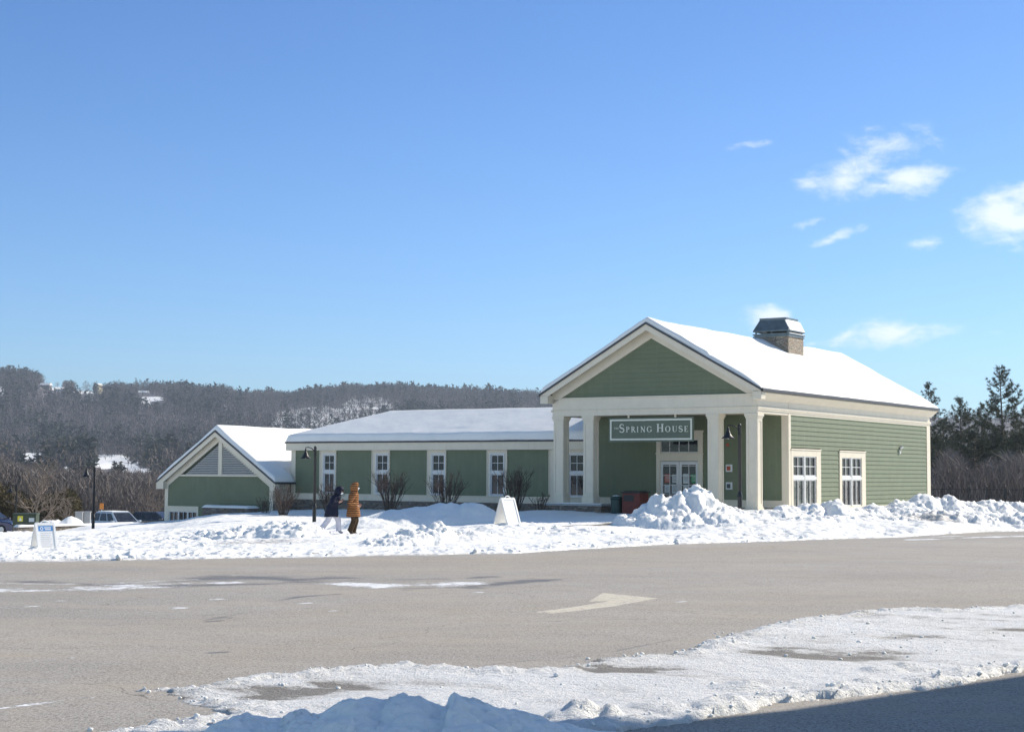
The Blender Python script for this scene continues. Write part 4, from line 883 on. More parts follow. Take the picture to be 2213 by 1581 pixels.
def packed_mat():
    m = bpy.data.materials.new('packed_snow'); m.use_nodes = True; t = N(m.node_tree); bs = m.node_tree.nodes['Principled BSDF']
    oc = t.new('ShaderNodeNewGeometry').outputs['Position']; th = t.attr('thin')[2]
    a_ = t.noise(t.mapping(oc, rot=(0, 0, R(-30)), sc=(.7, 1.6, 1)), 3.0, 8, .7); b2 = t.noise(oc, 17, 6, .72)
    v = t.math('ADD', th, t.math('ADD', t.math('MULTIPLY', t.math('SUBTRACT', a_, .5), .9), t.math('MULTIPLY', t.math('SUBTRACT', b2, .5), .8)))
    c = t.mix(t.rng(t.noise(oc, 2.2, 5, .6), .3, .7), (.82, .815, .80), (.90, .89, .865))
    c = t.mix(t.rng(v, .22, .52, 0, .5), c, (.54, .53, .51)); c = t.mix(t.rng(v, .50, .76, 0, .95), c, (.24, .222, .20))
    t.put(bs.inputs['Base Color'], c); t.put(bs.inputs['Roughness'], t.rng(v, .2, .8, .45, .75)); bs.inputs['Specular IOR Level'].default_value = .3
    b = t.new('ShaderNodeBump'); b.inputs['Distance'].default_value = .045; b.inputs['Strength'].default_value = 1.0
    t.put(b.inputs['Height'], t.math('ADD', t.noise(oc, 24, 6, .7), t.math('MULTIPLY', t.noise(t.mapping(oc, rot=(0, 0, R(-30)), sc=(.5, 1.8, 1)), 7, 5, .65), 1.2))); t.put(bs.inputs['Normal'], b.outputs[0])
    return m
M['packed'] = packed_mat()
streak = fbm(SX * .5 - SY * .5, SX * 1.6 + SY * 2.0, 5, 71, .6)
thn = np.clip(np.clip(bare, 0, 1) * (.42 + .45 * streak + .35 * fbm(SX * 5, SY * 5, 3, 73)) + np.clip(thin, -.3, 1) * .42 + .42 * np.clip(streak, 0, 1) + .17 + .38 * np.exp(-(dj / .16) ** 2) * (.6 + fbm(SX * 3, SY * 3, 3, 77)), 0, 1) * (1 - .75 * np.exp(-(lb / .35) ** 2))
ps = np_mesh('packed_snow', np.stack([SX, SY, Z], -1).reshape(-1, 3), [grid_faces(*SX.shape)], M['packed'], None, True, {'thin': thn}); ps['kind'] = 'structure'
rg = np.random.RandomState(9); P_ = []
ii = rg.randint(0, SX.size, 60000); dd_ = dj.ravel()[ii]; lbb = lb.ravel()[ii]
ok = rg.rand(len(ii)) < (.20 * np.exp(-((dd_ - .1) / .18) ** 2) + .12 * np.exp(-(lbb / .22) ** 2) * (dd_ > -.08) + .015 * (dd_ > 0))
ii = ii[ok]; sz = .006 + .026 * rg.rand(len(ii)) ** 3
clods('snow_crumbs', np.stack([SX.ravel()[ii], SY.ravel()[ii], np.maximum(Z.ravel()[ii], RZ) + sz * .3], -1), sz, M['roofsnow'], 3)

# ------------------------------------------------------------------ shaded snow pile at the camera's feet
sil = [(380, 1600), (440, 1585), (460, 1568), (480, 1560), (520, 1552), (560, 1562), (600, 1562), (640, 1546), (650, 1543), (690, 1548), (720, 1530), (740, 1520), (780, 1515), (815, 1522), (832, 1520), (836, 1511), (870, 1504), (915, 1510), (945, 1524), (966, 1526), (972, 1503), (978, 1494), (990, 1500), (1004, 1508), (1050, 1522), (1090, 1536), (1130, 1552), (1180, 1563), (1230, 1580), (1300, 1600)]
SP = np.array([at(a_, b_, 11.7)[[0, 2]] for a_, b_ in sil])
qx = np.arange(-2.7, .9, .016); qy = np.arange(9.9, 13.6, .02); QX, QY = np.meshgrid(qx, qy)
ridge = np.interp(QX + .03 * fbm(QX * 5, QY * 5, 3, 501), SP[:, 0], SP[:, 1]) - RZ
q = (QY - 11.7 - .22 * fbm(QX * 1.4, QY * .3, 3, 503)) / np.where(QY > 11.7, .95, 1.8)
hh = np.clip(1 - q * q, 0, 1) ** .85; big_l = lumps(QX, QY, .55, 505)
HZ = ridge * hh * (.9 + .12 * big_l) + hh * (.07 * (lumps(QX, QY, .28, 507) - .5) + .035 * (lumps(QX, QY, .11, 508) - .5) + .05 * fbm(QX * 4, QY * 4, 6, 509, .66)) * np.clip(ridge * 4, 0, 1)
HZ = np.where((hh > .01) & (ridge > -.02), HZ, -.06)
pile = np_mesh('snow_pile', np.stack([QX, QY, RZ + HZ], -1).reshape(-1, 3), [grid_faces(*QX.shape)], M['shadesnow'], None, True)
tag(pile, 'lumpy shaded snow pile with a small peak at the near road edge', 'snow pile')

# ================================================================== THINGS
# unseen building added beside the viewer, shaped to throw the foreground shade
def shadow_caster():
    z1 = 9.0; k_ = (z1 - RZ) / math.tan(SUN_EL); sh = lambda q: (q[0] + k_ * math.sin(SUN_AZ), q[1] + k_ * math.cos(SUN_AZ))
    a_, b_, c_ = sh((-3.4, 12.1)), sh((1.2, 12.9)), sh((9.5, 20.1)); P_ = [a_, b_, c_, (c_[0] + 2, c_[1] - 8), (a_[0] + 5, a_[1] - 9), (a_[0], a_[1] - 5)]
    L = empty('shadow_caster', (9.3, 20.2, RZ)); z1 = z1 - RZ; tag(L, 'unseen green clapboard block added on the right to shade the near pavement', 'building')
    W_ = [(12.2, 20.35), (20, 25.4), (22, 20), (13.5, 11), (12.2, 13)]
    m = MB(); m.prism([(x - 9.3, y - 20.2) for x, y in W_], -.3, z1 - .3, 'xy'); m.build('wall', M['siding'], L)
    m = MB(); m.prism([(x - 9.3, y - 20.2) for x, y in P_], z1 - .3, z1, 'xy'); rf_ = m.build('shadow_slab', M['trim'], L)  # added overhang out of view, outlined to place the foreground shadow edge
    m = MB(); m.prism([(x - 9.3, y - 20.2) for x, y in P_], z1 + .002, z1 + .15, 'xy'); m.build('snow', M['roofsnow'], rf_)
    for y in (14.6, 17.4):
        for z in (1.2, 5.0):
            m = MB(); m.box(2.9 - .07, 2.9 + .01, y - 20.2 - .6, y - 20.2 + .6, z - .1, z + 1.9); o = m.build('window', M['trim'], L)
            m = MB(); m.box(2.9 - .09, 2.9 - .065, y - 20.2 - .45, y - 20.2 + .45, z + .05, z + 1.75); m.build('pane', M['glass'], o)
shadow_caster()

# --- lamp posts
def lamp():
    L = empty('street_lamp')
    m = MB(); m.lathe([(.085, -.5), (.085, .62), (.10, .64), (.10, .70), (.055, .86), (.05, .9)], 8); m.build('post_base', M['darkmetal'], L)
    m = MB(); m.lathe([(.066, .88), (.055, 3.26), (.066, 3.27), (.066, 3.32), (.02, 3.37), (0, 3.38)], 10); m.build('pole', M['darkmetal'], L, True)
    m = MB(); a = [(-.0, 0, 3.0), (-.06, 0, 3.17), (-.16, 0, 3.27), (-.30, 0, 3.31), (-.42, 0, 3.30), (-.42, 0, 3.2)]; m.tube(a, .02, 8)
    m.tube([(0, 0, 2.95), (0, 0, 3.05)], .06, 10); m.build('arm', M['darkmetal'], L)
    m = MB(); m.lathe([(.03, 3.24), (.045, 3.2), (.05, 3.1), (.075, 3.07), (.09, 3.02), (.12, 2.95), (.19, 2.87), (.245, 2.83), (.245, 2.815), (.18, 2.84), (.05, 2.95), (0, 2.96)], 20, (-.42, 0)); m.build('lamp_shade', M['darkmetal'], L, True)
    m = MB(); m.lathe([(0, 2.80), (.05, 2.83), (.06, 2.88), (.03, 2.95)], 12, (-.42, 0)); m.build('bulb', M['white'], L, True)
    return L
lamp0 = lamp(); lamps = [lamp0] + [copy_tree(lamp0) for _ in range(3)]
LP = [(1599, 1113, 58, 'black lamp post standing in the plough bank in front of the right columns'),
      (679, 1130, 69, 'black lamp post standing left of the two walkers, in front of the long wing'),
      (201, 1146, 83, 'black lamp post near the white parked SUV at the left'),
      (33, 1152, 110, 'most distant black lamp post, beside the dark blue SUV at the left edge')]
for L, (px, py, D, lb) in zip(lamps, LP):
    p = at(px, py, D); L.location = (p[0], p[1], p[2] if D < 90 else p[2] + .05); tag(L, lb, 'lamp post', 'black bell shaded lamp posts'); L.rotation_euler.z = R(-4)

# --- A-frame boards
def aframe():
    A = empty('sandwich_board'); h, w_, sp, th = .93, .66, .33, .035
    for s_ in (-1, 1):
        m = MB(); pr = [(-w_ / 2, 0), (w_ / 2, 0), (w_ / 2, 1), (-w_ / 2, 1)]
        def pt(x, t, o): # o offset outward
            return (x, s_ * (sp * (1 - t) + .02 + o), t * h)
        b = len(m.v); m.v += [pt(x, t, 0) for x, t in pr] + [pt(x, t, -th) for x, t in pr]
        m.f += [(0, 1, 2, 3), (7, 6, 5, 4), (0, 4, 5, 1), (1, 5, 6, 2), (2, 6, 7, 3), (3, 7, 4, 0)]
        pn = m.build('panel', M['plastic'], A, bevel=.012)
        m = MB(); 
        for (x0, x1, t0, t1) in ((-.33, -.27, .02, .98), (.27, .33, .02, .98), (-.27, .27, .93, .98), (-.27, .27, .02, .08)):
            m.v_ = None; q = [pt(x0, t0, .018), pt(x1, t0, .018), pt(x1, t1, .018), pt(x0, t1, .018)]; q2 = [pt(x0, t0, .0), pt(x1, t0, .0), pt(x1, t1, .0), pt(x0, t1, .0)]
            b = len(m.v); m.v += q + q2; m.f += [tuple(b + i for i in f_) for f_ in ((0, 1, 2, 3), (0, 4, 5, 1), (1, 5, 6, 2), (2, 6, 7, 3), (3, 7, 4, 0))]
        m.build('panel_rim', M['plastic'], pn)
    m = MB(); pts = [(-.17 + .34 * k / 8, 0, h - .02 + .085 * math.sin(math.pi * k / 8)) for k in range(9)]; m.tube(pts, .022, 8); m.box(-.16, .16, -.02, .02, h - .06, h); m.build('handle', M['plastic'], A)
    for x_ in (-.32, .2): m = MB(); m.box(x_, x_ + .12, -.03, .03, h - .03, h + .015); m.build('hinge', M['plastic'], A)
    return A
M['plastic'] = mat('white_plastic', (.80, .80, .79), .45, .45, var=.04)
A0 = aframe(); A1 = copy_tree(A0)
p = at(95, 1184, 45); A0.location = (p[0], p[1], p[2] - .10); A0.rotation_euler = (0, 0, R(38)); A0.scale = (.88, .88, .88)
p = at(1096, 1131, 52); A1.location = (p[0], p[1], p[2] - .05); A1.rotation_euler = (0, 0, R(46)); A1.scale = (.96, .96, .96)
tag(A0, 'white folding board with a blue header and rows of small text in the snow', 'sandwich board', 'white plastic sandwich boards')
tag(A1, 'blank looking white folding board on a snow mound in front of the long wing', 'sandwich board', 'white plastic sandwich boards')
blue = mat('header_blue', (.06, .24, .55), .5, var=.15); grey = mat('print_grey', (.52, .52, .56), .6)
def onpanel(m, x0, x1, t0, t1, o):
    f = lambda x, t: (x, -(.33 * (1 - t) + .02 + o), t * .93)
    m.face([f(x0, t0), f(x1, t0), f(x1, t1), f(x0, t1)])
m = MB(); onpanel(m, -.24, .24, .72, .89, .004); o = m.build('header', blue, A0)
m = MB(); onpanel(m, -.04, .18, .82, .85, .007); onpanel(m, -.02, .17, .76, .79, .007)
for k in range(16):
    a0, a1 = 2 * math.pi * k / 16, 2 * math.pi * (k + 1) / 16; f = lambda r_, a: (-.13 + r_ * math.cos(a), -(.33 * (1 - .805 - r_ * math.sin(a) / .93) + .027), (.805 + r_ * math.sin(a) / .93) * .93)
    m.face([f(.035, a0), f(.055, a0), f(.055, a1), f(.035, a1)])
m.build('header_print', M['plastic'], o)
m = MB()
for k in range(8): onpanel(m, -.19, .19 - .03 * (k % 3), .64 - k * .065, .655 - k * .065, .004)
m.build('text_lines', grey, A0)

# --- bins on the porch walk
M['binred'] = mat('bin_oxblood', (.14, .022, .014), .5, .45, var=.2, scale=3); M['bindark'] = mat('bin_dark_top', (.02, .018, .018), .5)
M['bingreen'] = mat('bin_green', (.012, .045, .04), .45, .5, var=.2)
x, y, _ = bw(5.55, -.55); b0 = empty('litter_cabinet', (x, y, -.42), -TH); tag(b0, 'dark red litter cabinet with a square opening beside the porch', 'litter bin')
m = MB(); m.box(-.42, .42, 0, .8, .02, 1.12); m.box(-.45, .45, -.03, .83, .0, .06); m.build('cabinet', M['binred'], b0, bevel=.015)
m = MB(); m.box(-.47, .47, -.05, .85, 1.12, 1.18); m.box(-.38, .38, .04, .76, 1.18, 1.21); m.build('lid', M['bindark'], b0, bevel=.01)
m = MB(); m.box(-.34, .14, -.012, .0, .78, 1.04); m.build('opening', M['bindark'], b0)
m = MB(); m.box(-.38, .38, -.014, .0, .12, .70); m.build('door_panel', M['binred'], b0, bevel=.004)
x, y, _ = bw(6.35, -.35); b1 = empty('rubbish_bin', (x, y, -.40), -TH); tag(b1, 'small dark green rubbish bin standing left of the red litter cabinet', 'rubbish bin')
m = MB(); m.lathe([(.19, 0), (.23, .05), (.25, .80), (.24, .84)], 18); m.build('drum', M['bingreen'], b1, True)
m = MB(); m.lathe([(.27, .82), (.28, .90), (.20, .95), (.10, .97), (.0, .97)], 18); m.build('lid', M['bingreen'], b1, True)
m = MB(); m.lathe([(.18, .965), (.15, .99), (0, 1.0)], 14); m.build('snow_cap', M['roofsnow'], b1, True)

# --- dressed stone walls with snow caps
def wall_run(name, a_, b_, z0, z1, th, label, cap=.12):
    a_, b_ = Vector((a_[0], a_[1], 0)), Vector((b_[0], b_[1], 0)); L_ = (b_ - a_).length; W_ = empty(name, (a_.x, a_.y, z1), math.atan2(b_.y - a_.y, b_.x - a_.x)); tag(W_, label, 'stone wall')
    m = MB(); m.box(0, L_, 0, th, z0 - z1, 0); m.build('masonry', M['stone'], W_)
    xs = np.linspace(-.03, L_ + .03, max(12, int(L_ * 8))); yy = np.concatenate([[-.04, -.03, 0], np.linspace(.05, th - .05, 5), [th, th + .04]])
    X_, Y_ = np.meshgrid(xs, yy); d_ = np.minimum(np.minimum(X_ - xs[0], xs[-1] - X_), np.minimum(Y_ - yy[0], yy[-1] - Y_))
    np_mesh('snow_cap', np.stack([X_, Y_, .002 + cap * np.sqrt(np.clip(d_ / .12, 0, 1)) * (1 + .3 * fbm(X_, Y_, 3, 7))], -1).reshape(-1, 3), [grid_faces(*X_.shape)], M['roofsnow'], W_, True)
wall_run('stone_wall', at(40, 1134, 86), at(292, 1130, 92), -3.2, -1.60, .5, 'long low stone retaining wall with snow on top at the left', .12)
wall_run('stone_wall', bw(31.4, .5), bw(28.2, .5), -1.9, -.36, .8, 'short snow capped stone wall in front of the annex', .14)

# --- utility boxes, post sign
M['xfm'] = mat('transformer_green', (.045, .062, .035), .55, .4, var=.2); M['cab'] = mat('cabinet_grey', (.34, .35, .36), .5, .45, var=.12)
p = at(56, 1120, 98); t_ = empty('transformer_box', (p[0], p[1], -2.66), R(6)); tag(t_, 'dark green transformer box with a yellow warning sticker behind the stone wall', 'transformer box')
m = MB(); m.box(-.70, .70, -.5, .6, 0, 1.40); m.build('housing', M['xfm'], t_, bevel=.02); m = MB(); m.prism([(-.54, 1.40), (.64, 1.40), (.6, 1.50), (-.40, 1.50)], -.73, .73, 'yz'); m.build('lid', M['xfm'], t_, bevel=.015)
yel = mat('sticker_yellow', (.70, .62, .05), .5); m = MB(); m.box(-.40, -.08, -.51, -.502, 1.0, 1.34); o = m.build('warning_sticker', yel, t_); m = MB(); m.prism([(-.33, 1.05), (-.15, 1.05), (-.24, 1.25)], -.514, -.511); m.build('warning_mark', M['plastic'], o)
m = MB(); m.box(.28, .60, -.51, -.502, .98, 1.22); m.build('info_sticker', paper['white'], t_)
p = at(171, 1112, 101); c0 = empty('utility_cabinet', (p[0], p[1], -2.66), R(8))
m = MB(); m.box(-.22, .22, -.2, .25, 0, 1.48); m.build('housing', M['cab'], c0, bevel=.012); m = MB(); m.box(-.25, .25, -.23, .28, 1.48, 1.54); m.build('lid', M['cab'], c0, bevel=.01); m = MB(); m.box(-.17, .17, -.212, -.2, .15, 1.4); m.build('door', M['cab'], c0, bevel=.004)
c1 = copy_tree(c0); p = at(188, 1112, 101.5); c1.location = (p[0], p[1], -2.66)
tag(c0, 'left one of the two grey utility cabinets beyond the stone wall', 'utility cabinet', 'grey utility cabinets'); tag(c1, 'right one of the two grey utility cabinets, next to the white SUV', 'utility cabinet', 'grey utility cabinets')
p = at(220, 1090, 118); s0 = empty('post_sign', (p[0], p[1], -2.9)); tag(s0, 'small orange sign on a thin post behind the white SUV', 'sign')
zt = at(220, 1087, 118)[2] + 2.9; m = MB(); m.tube([(0, 0, 0), (0, 0, zt - .2)], .03, 8); m.build('post', M['rim'], s0)
orange = mat('sign_orange', (.62, .22, .03), .5, var=.15); m = MB(); m.box(-.15, .15, -.04, -.01, zt - .45, zt); m.build('plate', orange, s0, bevel=.006)

# --- cars
def car(name, L_, W_, H_, paint_, loc, rz, label, roofsnow=False):
    c = empty(name, loc, rz); tag(c, label, 'car', 'cars in the lower car park'); hw = W_ / 2
    prof = [(-L_ / 2, .45), (-L_ / 2 + .03, .85), (-L_ / 2 + .10, H_ * .60), (L_ * .18, H_ * .60), (L_ * .40, H_ * .53), (L_ / 2 - .06, H_ * .44), (L_ / 2, .55), (L_ / 2 - .02, .30)]
    m = MB(); prof2 = prof + [(L_ / 2 - .2, .24), (-L_ / 2 + .15, .24)]
    m.prism(prof2, -hw, hw); m.build('body', paint_, c, bevel=.07)
    zb, zt = H_ * .60 - .02, H_; st = [(-L_ / 2 + .12, -L_ / 2 + .62), (L_ * .23, L_ * .03)]
    A_ = [(st[0][0], zb), (st[1][0], zb), (st[1][1], zt), (st[0][1], zt)]
    b = MB(); inset = .24
    lo = [(A_[0][0], -hw + .04), (A_[1][0], -hw + .04), (A_[1][0], hw - .04), (A_[0][0], hw - .04)]; hi = [(A_[3][0], -hw + inset), (A_[2][0], -hw + inset), (A_[2][0], hw - inset), (A_[3][0], hw - inset)]
    b.v = [(x, y, zb) for x, y in lo] + [(x, y, zt) for x, y in hi]; b.f = [(4, 5, 6, 7), (0, 1, 5, 4), (1, 2, 6, 5), (2, 3, 7, 6), (3, 0, 4, 7)]; b.build('cabin', paint_, c, bevel=.05)
    def pane(i, j, k, l, u0, u1, t0, t1):
        q = [Vector(b.v[n_]) for n_ in (i, j, k, l)]; nrm = (q[1] - q[0]).cross(q[3] - q[0]).normalized() * .012
        f = lambda u_, t: (q[0].lerp(q[1], u_)).lerp(q[3].lerp(q[2], u_), t) + nrm
        g = MB(); g.face([f(u0, t0), f(u1, t0), f(u1, t1), f(u0, t1)]); g.build('window', M['glass'], c)
    pane(1, 2, 6, 5, .06, .94, .08, .92); pane(3, 0, 4, 7, .08, .92, .15, .88)
    for (u0, u1) in ((.04, .32), (.36, .64), (.68, .93)): pane(0, 1, 5, 4, u0, u1, .14, .86); pane(2, 3, 7, 6, 1 - u1, 1 - u0, .14, .86)
    for sx in (-1, 1):
        for sy in (-1, 1):
            m = MB(); m.lathe([(.0, -.11), (.30, -.11), (.34, -.08), (.34, .08), (.30, .11), (0, .11)], 20); wo_ = m.build('wheel', M['tyre'], c, True)
            wo_.location = (sx * L_ * .31, sy * (hw - .09), .34); wo_.rotation_euler = (R(90), 0, 0)
            m = MB(); m.lathe([(0, -.118), (.19, -.118), (.2, -.10), (.2, .10), (.19, .118), (0, .118)], 12); m.build('rim', M['rim'], wo_)
    for sy in (-1, 1):
        m = MB(); m.box(L_ / 2 - .14, L_ / 2 + .01, sy * (hw - .36), sy * (hw - .05), .62, .76); m.build('headlight', M['plastic'], c, bevel=.02)
        m = MB(); m.box(L_ * .14, L_ * .20, sy * (hw + .02), sy * (hw + .2), H_ * .60, H_ * .60 + .14); m.build('mirror', paint_, c, bevel=.02)
        m = MB(); m.box(-L_ / 2 - .01, -L_ / 2 + .12, sy * (hw - .3), sy * (hw - .04), .8, 1.0); m.build('tail_light', paper['red'], c, bevel=.02)
    if roofsnow:
        m = MB(); m.box(hi[0][0] + .1, hi[1][0] - .05, hi[0][1] + .05, hi[2][1] - .05, zt, zt + .05); m.build('roof_snow', M['roofsnow'], c, bevel=.025)
    return c
wpaint = mat('car_silver_white', (.42, .48, .54), .25, .5, metal=.2, var=.03, coat=.6); bpaint = mat('car_navy', (.012, .018, .07), .22, .5, metal=.3, var=.05, coat=.8); kpaint = mat('car_charcoal', (.03, .035, .045), .25, .5, metal=.3, coat=.8)
p = at(258, 1112, 107); car('parked_car', 4.6, 1.9, 1.72, wpaint, (p[0], p[1], -3.0), R(-42), 'silver white SUV with snow on its roof parked behind the stone wall', True)
p = at(-22, 1130, 108); car('parked_car', 4.6, 1.88, 1.62, bpaint, (p[0], p[1], -2.86), R(-12), 'dark navy SUV cut off by the left edge beside the stone wall')
p = at(342, 1112, 122); car('parked_car', 4.5, 1.82, 1.5, kpaint, (p[0], p[1], -3.15), R(-15), 'dark car mostly hidden behind the annex corner')

# --- steel fence on the right
f_ = empty('metal_fence', (20, 94, -.36), R(-6)); tag(f_, 'black metal picket fence in front of the brush at the right', 'fence')
m = MB(); m.box(-4, 32, -.02, .02, 1.05, 1.09); m.box(-4, 32, -.02, .02, .25, .29); m.build('rail', M['darkmetal'], f_)
for k in range(33):
    m = MB(); m.box(-.035, .035, -.035, .035, -1.2, 1.22); m.lathe([(.05, 1.22), (.05, 1.25), (0, 1.30)], 6); o = m.build('post', M['darkmetal'], f_); o.location.x = -3.5 + k * 1.06
m = MB()
for k in range(300): x = -3.9 + k * .12; m.box(x - .009, x + .009, -.009, .009, .1, 1.07)
m.build('pickets', M['darkmetal'], f_)

# ------------------------------------------------------------------ vegetation
def foliage_mat(name, cols, rough=.8):
    m = bpy.data.materials.new(name); m.use_nodes = True; t = N(m.node_tree); bs = m.node_tree.nodes['Principled BSDF']
    a_ = t.attr('tint')[2]; rp = t.new('ShaderNodeValToRGB'); e = rp.color_ramp.elements; e[0].color = (*cols[0], 1); e[1].color = (*cols[-1], 1)
    for i, c in enumerate(cols[1:-1]): q = rp.color_ramp.elements.new((i + 1) / (len(cols) - 1)); q.color = (*c, 1)
    t.put(rp.inputs[0], a_); t.put(bs.inputs['Base Color'], rp.outputs[0]); bs.inputs['Roughness'].default_value = rough; bs.inputs['Specular IOR Level'].default_value = .15
    return m
M['bark'] = mat('bark', (.13, .105, .085), .9, .1, var=.3, scale=8); M['palebark'] = mat('pale_bark', (.24, .20, .165), .9, .1, var=.25, scale=8)
M['twig'] = foliage_mat('twig_brown', [(.06, .04, .035), (.10, .075, .065), (.16, .13, .11)]); M['paletwig'] = foliage_mat('twig_pale', [(.14, .11, .09), (.22, .18, .15), (.30, .25, .21)])
M['needle'] = foliage_mat('pine_needles', [(.065, .078, .052), (.11, .12, .082), (.18, .185, .14)])
M['brush'] = foliage_mat('bare_brush', [(.105, .09, .085), (.18, .158, .148), (.29, .26, .24)])
M['olive'] = foliage_mat('olive_scrub', [(.028, .028, .012), (.07, .058, .028), (.12, .09, .05)])
def sticks(P_, Q_, r0, r1):
    """tapered three sided sticks between arrays of points -> verts, faces"""
    P_, Q_ = np.asarray(P_, float), np.asarray(Q_, float); n = len(P_); d = Q_ - P_; d /= np.linalg.norm(d, axis=1, keepdims=True) + 1e-9
    h = np.where(np.abs(d[:, 2:3]) > .9, np.array([[1., 0, 0]]), np.array([[0, 0, 1.]])); a_ = np.cross(d, h); a_ /= np.linalg.norm(a_, axis=1, keepdims=True); b_ = np.cross(d, a_)
    V = []
    for pt, rr in ((P_, r0), (Q_, r1)):
        for k in range(3):
            t = 2 * math.pi * k / 3; V.append(pt + (a_ * math.cos(t) + b_ * math.sin(t)) * np.asarray(rr)[:, None])
    V = np.stack(V, 1).reshape(-1, 3); base = np.arange(n)[:, None] * 6
    Fq = np.concatenate([base + np.array([[k, (k + 1) % 3, 3 + (k + 1) % 3, 3 + k]]) for k in range(3)]); return V, Fq
def grow(rg, p, d, L_, r, depth, out, bend=.25, nch=(2, 3), spread=.5, upw=.12, shrink=.7):
    n = 3; q = np.array(p, float); dd_ = np.array(d, float)
    for k in range(n):
        dd_ = dd_ + rg.normal(0, bend / n, 3) + np.array([0, 0, upw / n]); dd_ /= np.linalg.norm(dd_)
        q2 = q + dd_ * L_ / n; out.append((q, q2, r * (1 - .3 * k / n), r * (1 - .3 * (k + 1) / n), depth)); q = q2
        if depth > 0 and k < n - 1 and rg.rand() < .75:
            s_ = rg.normal(0, spread * 1.2, 3); e = dd_ + s_; e /= np.linalg.norm(e); grow(rg, q, e, L_ * shrink * rg.uniform(.5, .9), r * .5, depth - 1, out, bend, nch, spread, upw, shrink)
    if depth > 0:
        for _ in range(rg.randint(nch[0], nch[1] + 1)):
            e = dd_ + rg.normal(0, spread, 3); e /= np.linalg.norm(e); grow(rg, q, e, L_ * shrink * rg.uniform(.75, 1.1), r * .62, depth - 1, out, bend, nch, spread, upw, shrink)
def from_segs(name, segs, mt, parent, seed=0):
    P_ = np.array([s[0] for s in segs]); Q_ = np.array([s[1] for s in segs]); V, Fq = sticks(P_, Q_, np.array([s[2] for s in segs]), np.array([s[3] for s in segs]))
    t = np.repeat(np.random.RandomState(seed).rand(len(segs)), 6); return np_mesh(name, V, [Fq], mt, parent, False, {'tint': t})
def bare_tree(name, loc, H_, seed, label, cat='tree', group=None, depth=4, r=.09, mt=None, lean=0, spread=.42):
    rg = np.random.RandomState(seed); T_ = empty(name, loc); tag(T_, label, cat, group); segs = []
    tr = []; q = np.array([0, 0, -.3]); d = np.array([lean, 0, 1.]); n = 7; hts = []
    for k in range(n):
        d = d + rg.normal(0, .05, 3); d /= np.linalg.norm(d); q2 = q + d * H_ * .95 / n; tr.append((q, q2, r * (1 - k / n) + .012, r * (1 - (k + 1) / n) + .012, 0)); hts.append(q2); q = q2
        for _ in range(4 if k >= 1 else 2):
            if k < 1 and H_ > 3: pass
            a_ = rg.uniform(0, 6.28); up_ = rg.uniform(.35, 1.0); e = np.array([math.cos(a_), math.sin(a_), up_]); e /= np.linalg.norm(e)
            f0 = q2 if k else (np.array(tr[0][0]) * .3 + q2 * .7); L_ = H_ * (.30 - .028 * k) * rg.uniform(.75, 1.15)
            grow(rg, f0, e, L_, r * .42 * (1 - k / n) + .008, depth - 1, segs, .22, (2, 3), spread, .22, .66)
    from_segs('trunk', tr, M['palebark'] if mt is None else mt, T_, seed); from_segs('crown', segs, M['paletwig'], T_, seed); return T_
def shrub(name, loc, H_, W_, seed, label, n=16, group=None):
    rg = np.random.RandomState(seed); T_ = empty(name, loc); tag(T_, label, 'shrub', group); segs = []; st = []
    for k in range(n):
        a_ = rg.uniform(0, 6.28); sp_ = rg.uniform(.1, 1) * W_ / H_ * .62; e = np.array([math.cos(a_) * sp_, math.sin(a_) * sp_, 1]); e /= np.linalg.norm(e); p_ = np.array([math.cos(a_) * .12, math.sin(a_) * .12, -.15])
        L_ = H_ * rg.uniform(.40, .58); q = p_ + e * L_ * .8; st.append((p_, q, .016, .011, 0)); grow(rg, q, e, L_ * .75, .014, 2, segs, .25, (2, 3), .28, .15, .62)
    from_segs('stem', st, M['bark'], T_, seed); from_segs('twigs', segs, M['twig'], T_, seed); return T_
SH_ = [(612, 1.3, 1.4, 'leafless shrub at the corner where the annex meets the long wing', 74.5, 20), (712, 1.35, 1.3, 'leafless shrub behind the navy coated walker, under the leftmost wing window', 75, 18), (842, 1.75, 1.5, 'tall leafless shrub right of the walkers, beside the second wing window', 73.5, 24),
       (963, 1.7, 1.5, 'leafless shrub below the third wing window', 72, 22), (1112, 1.75, 1.4, 'leafless shrub behind the white board on the mound', 70, 22), (1166, .75, .7, 'smallest leafless shrub near the porch pedestal', 69, 9), (575, .8, .7, 'low sparse shrub in front of the annex right corner', 77, 9)]
for k, (px, h_, w_, lb, D, n_) in enumerate(SH_):
    p = at(px, 1100, D); q = Vector((p[0] - P0[0], p[1] - P0[1])); v_ = q.x * dRv[0] + q.y * dRv[1]
    if v_ > 2.3: p = p - np.array([dRv[0], dRv[1], 0]) * (v_ - 2.3)
    zg = gz(p[0], p[1]); shrub('bare_shrub', (p[0], p[1], zg), h_, w_, 30 + k, lb, int(n_ * 2), 'leafless shrubs along the wing')

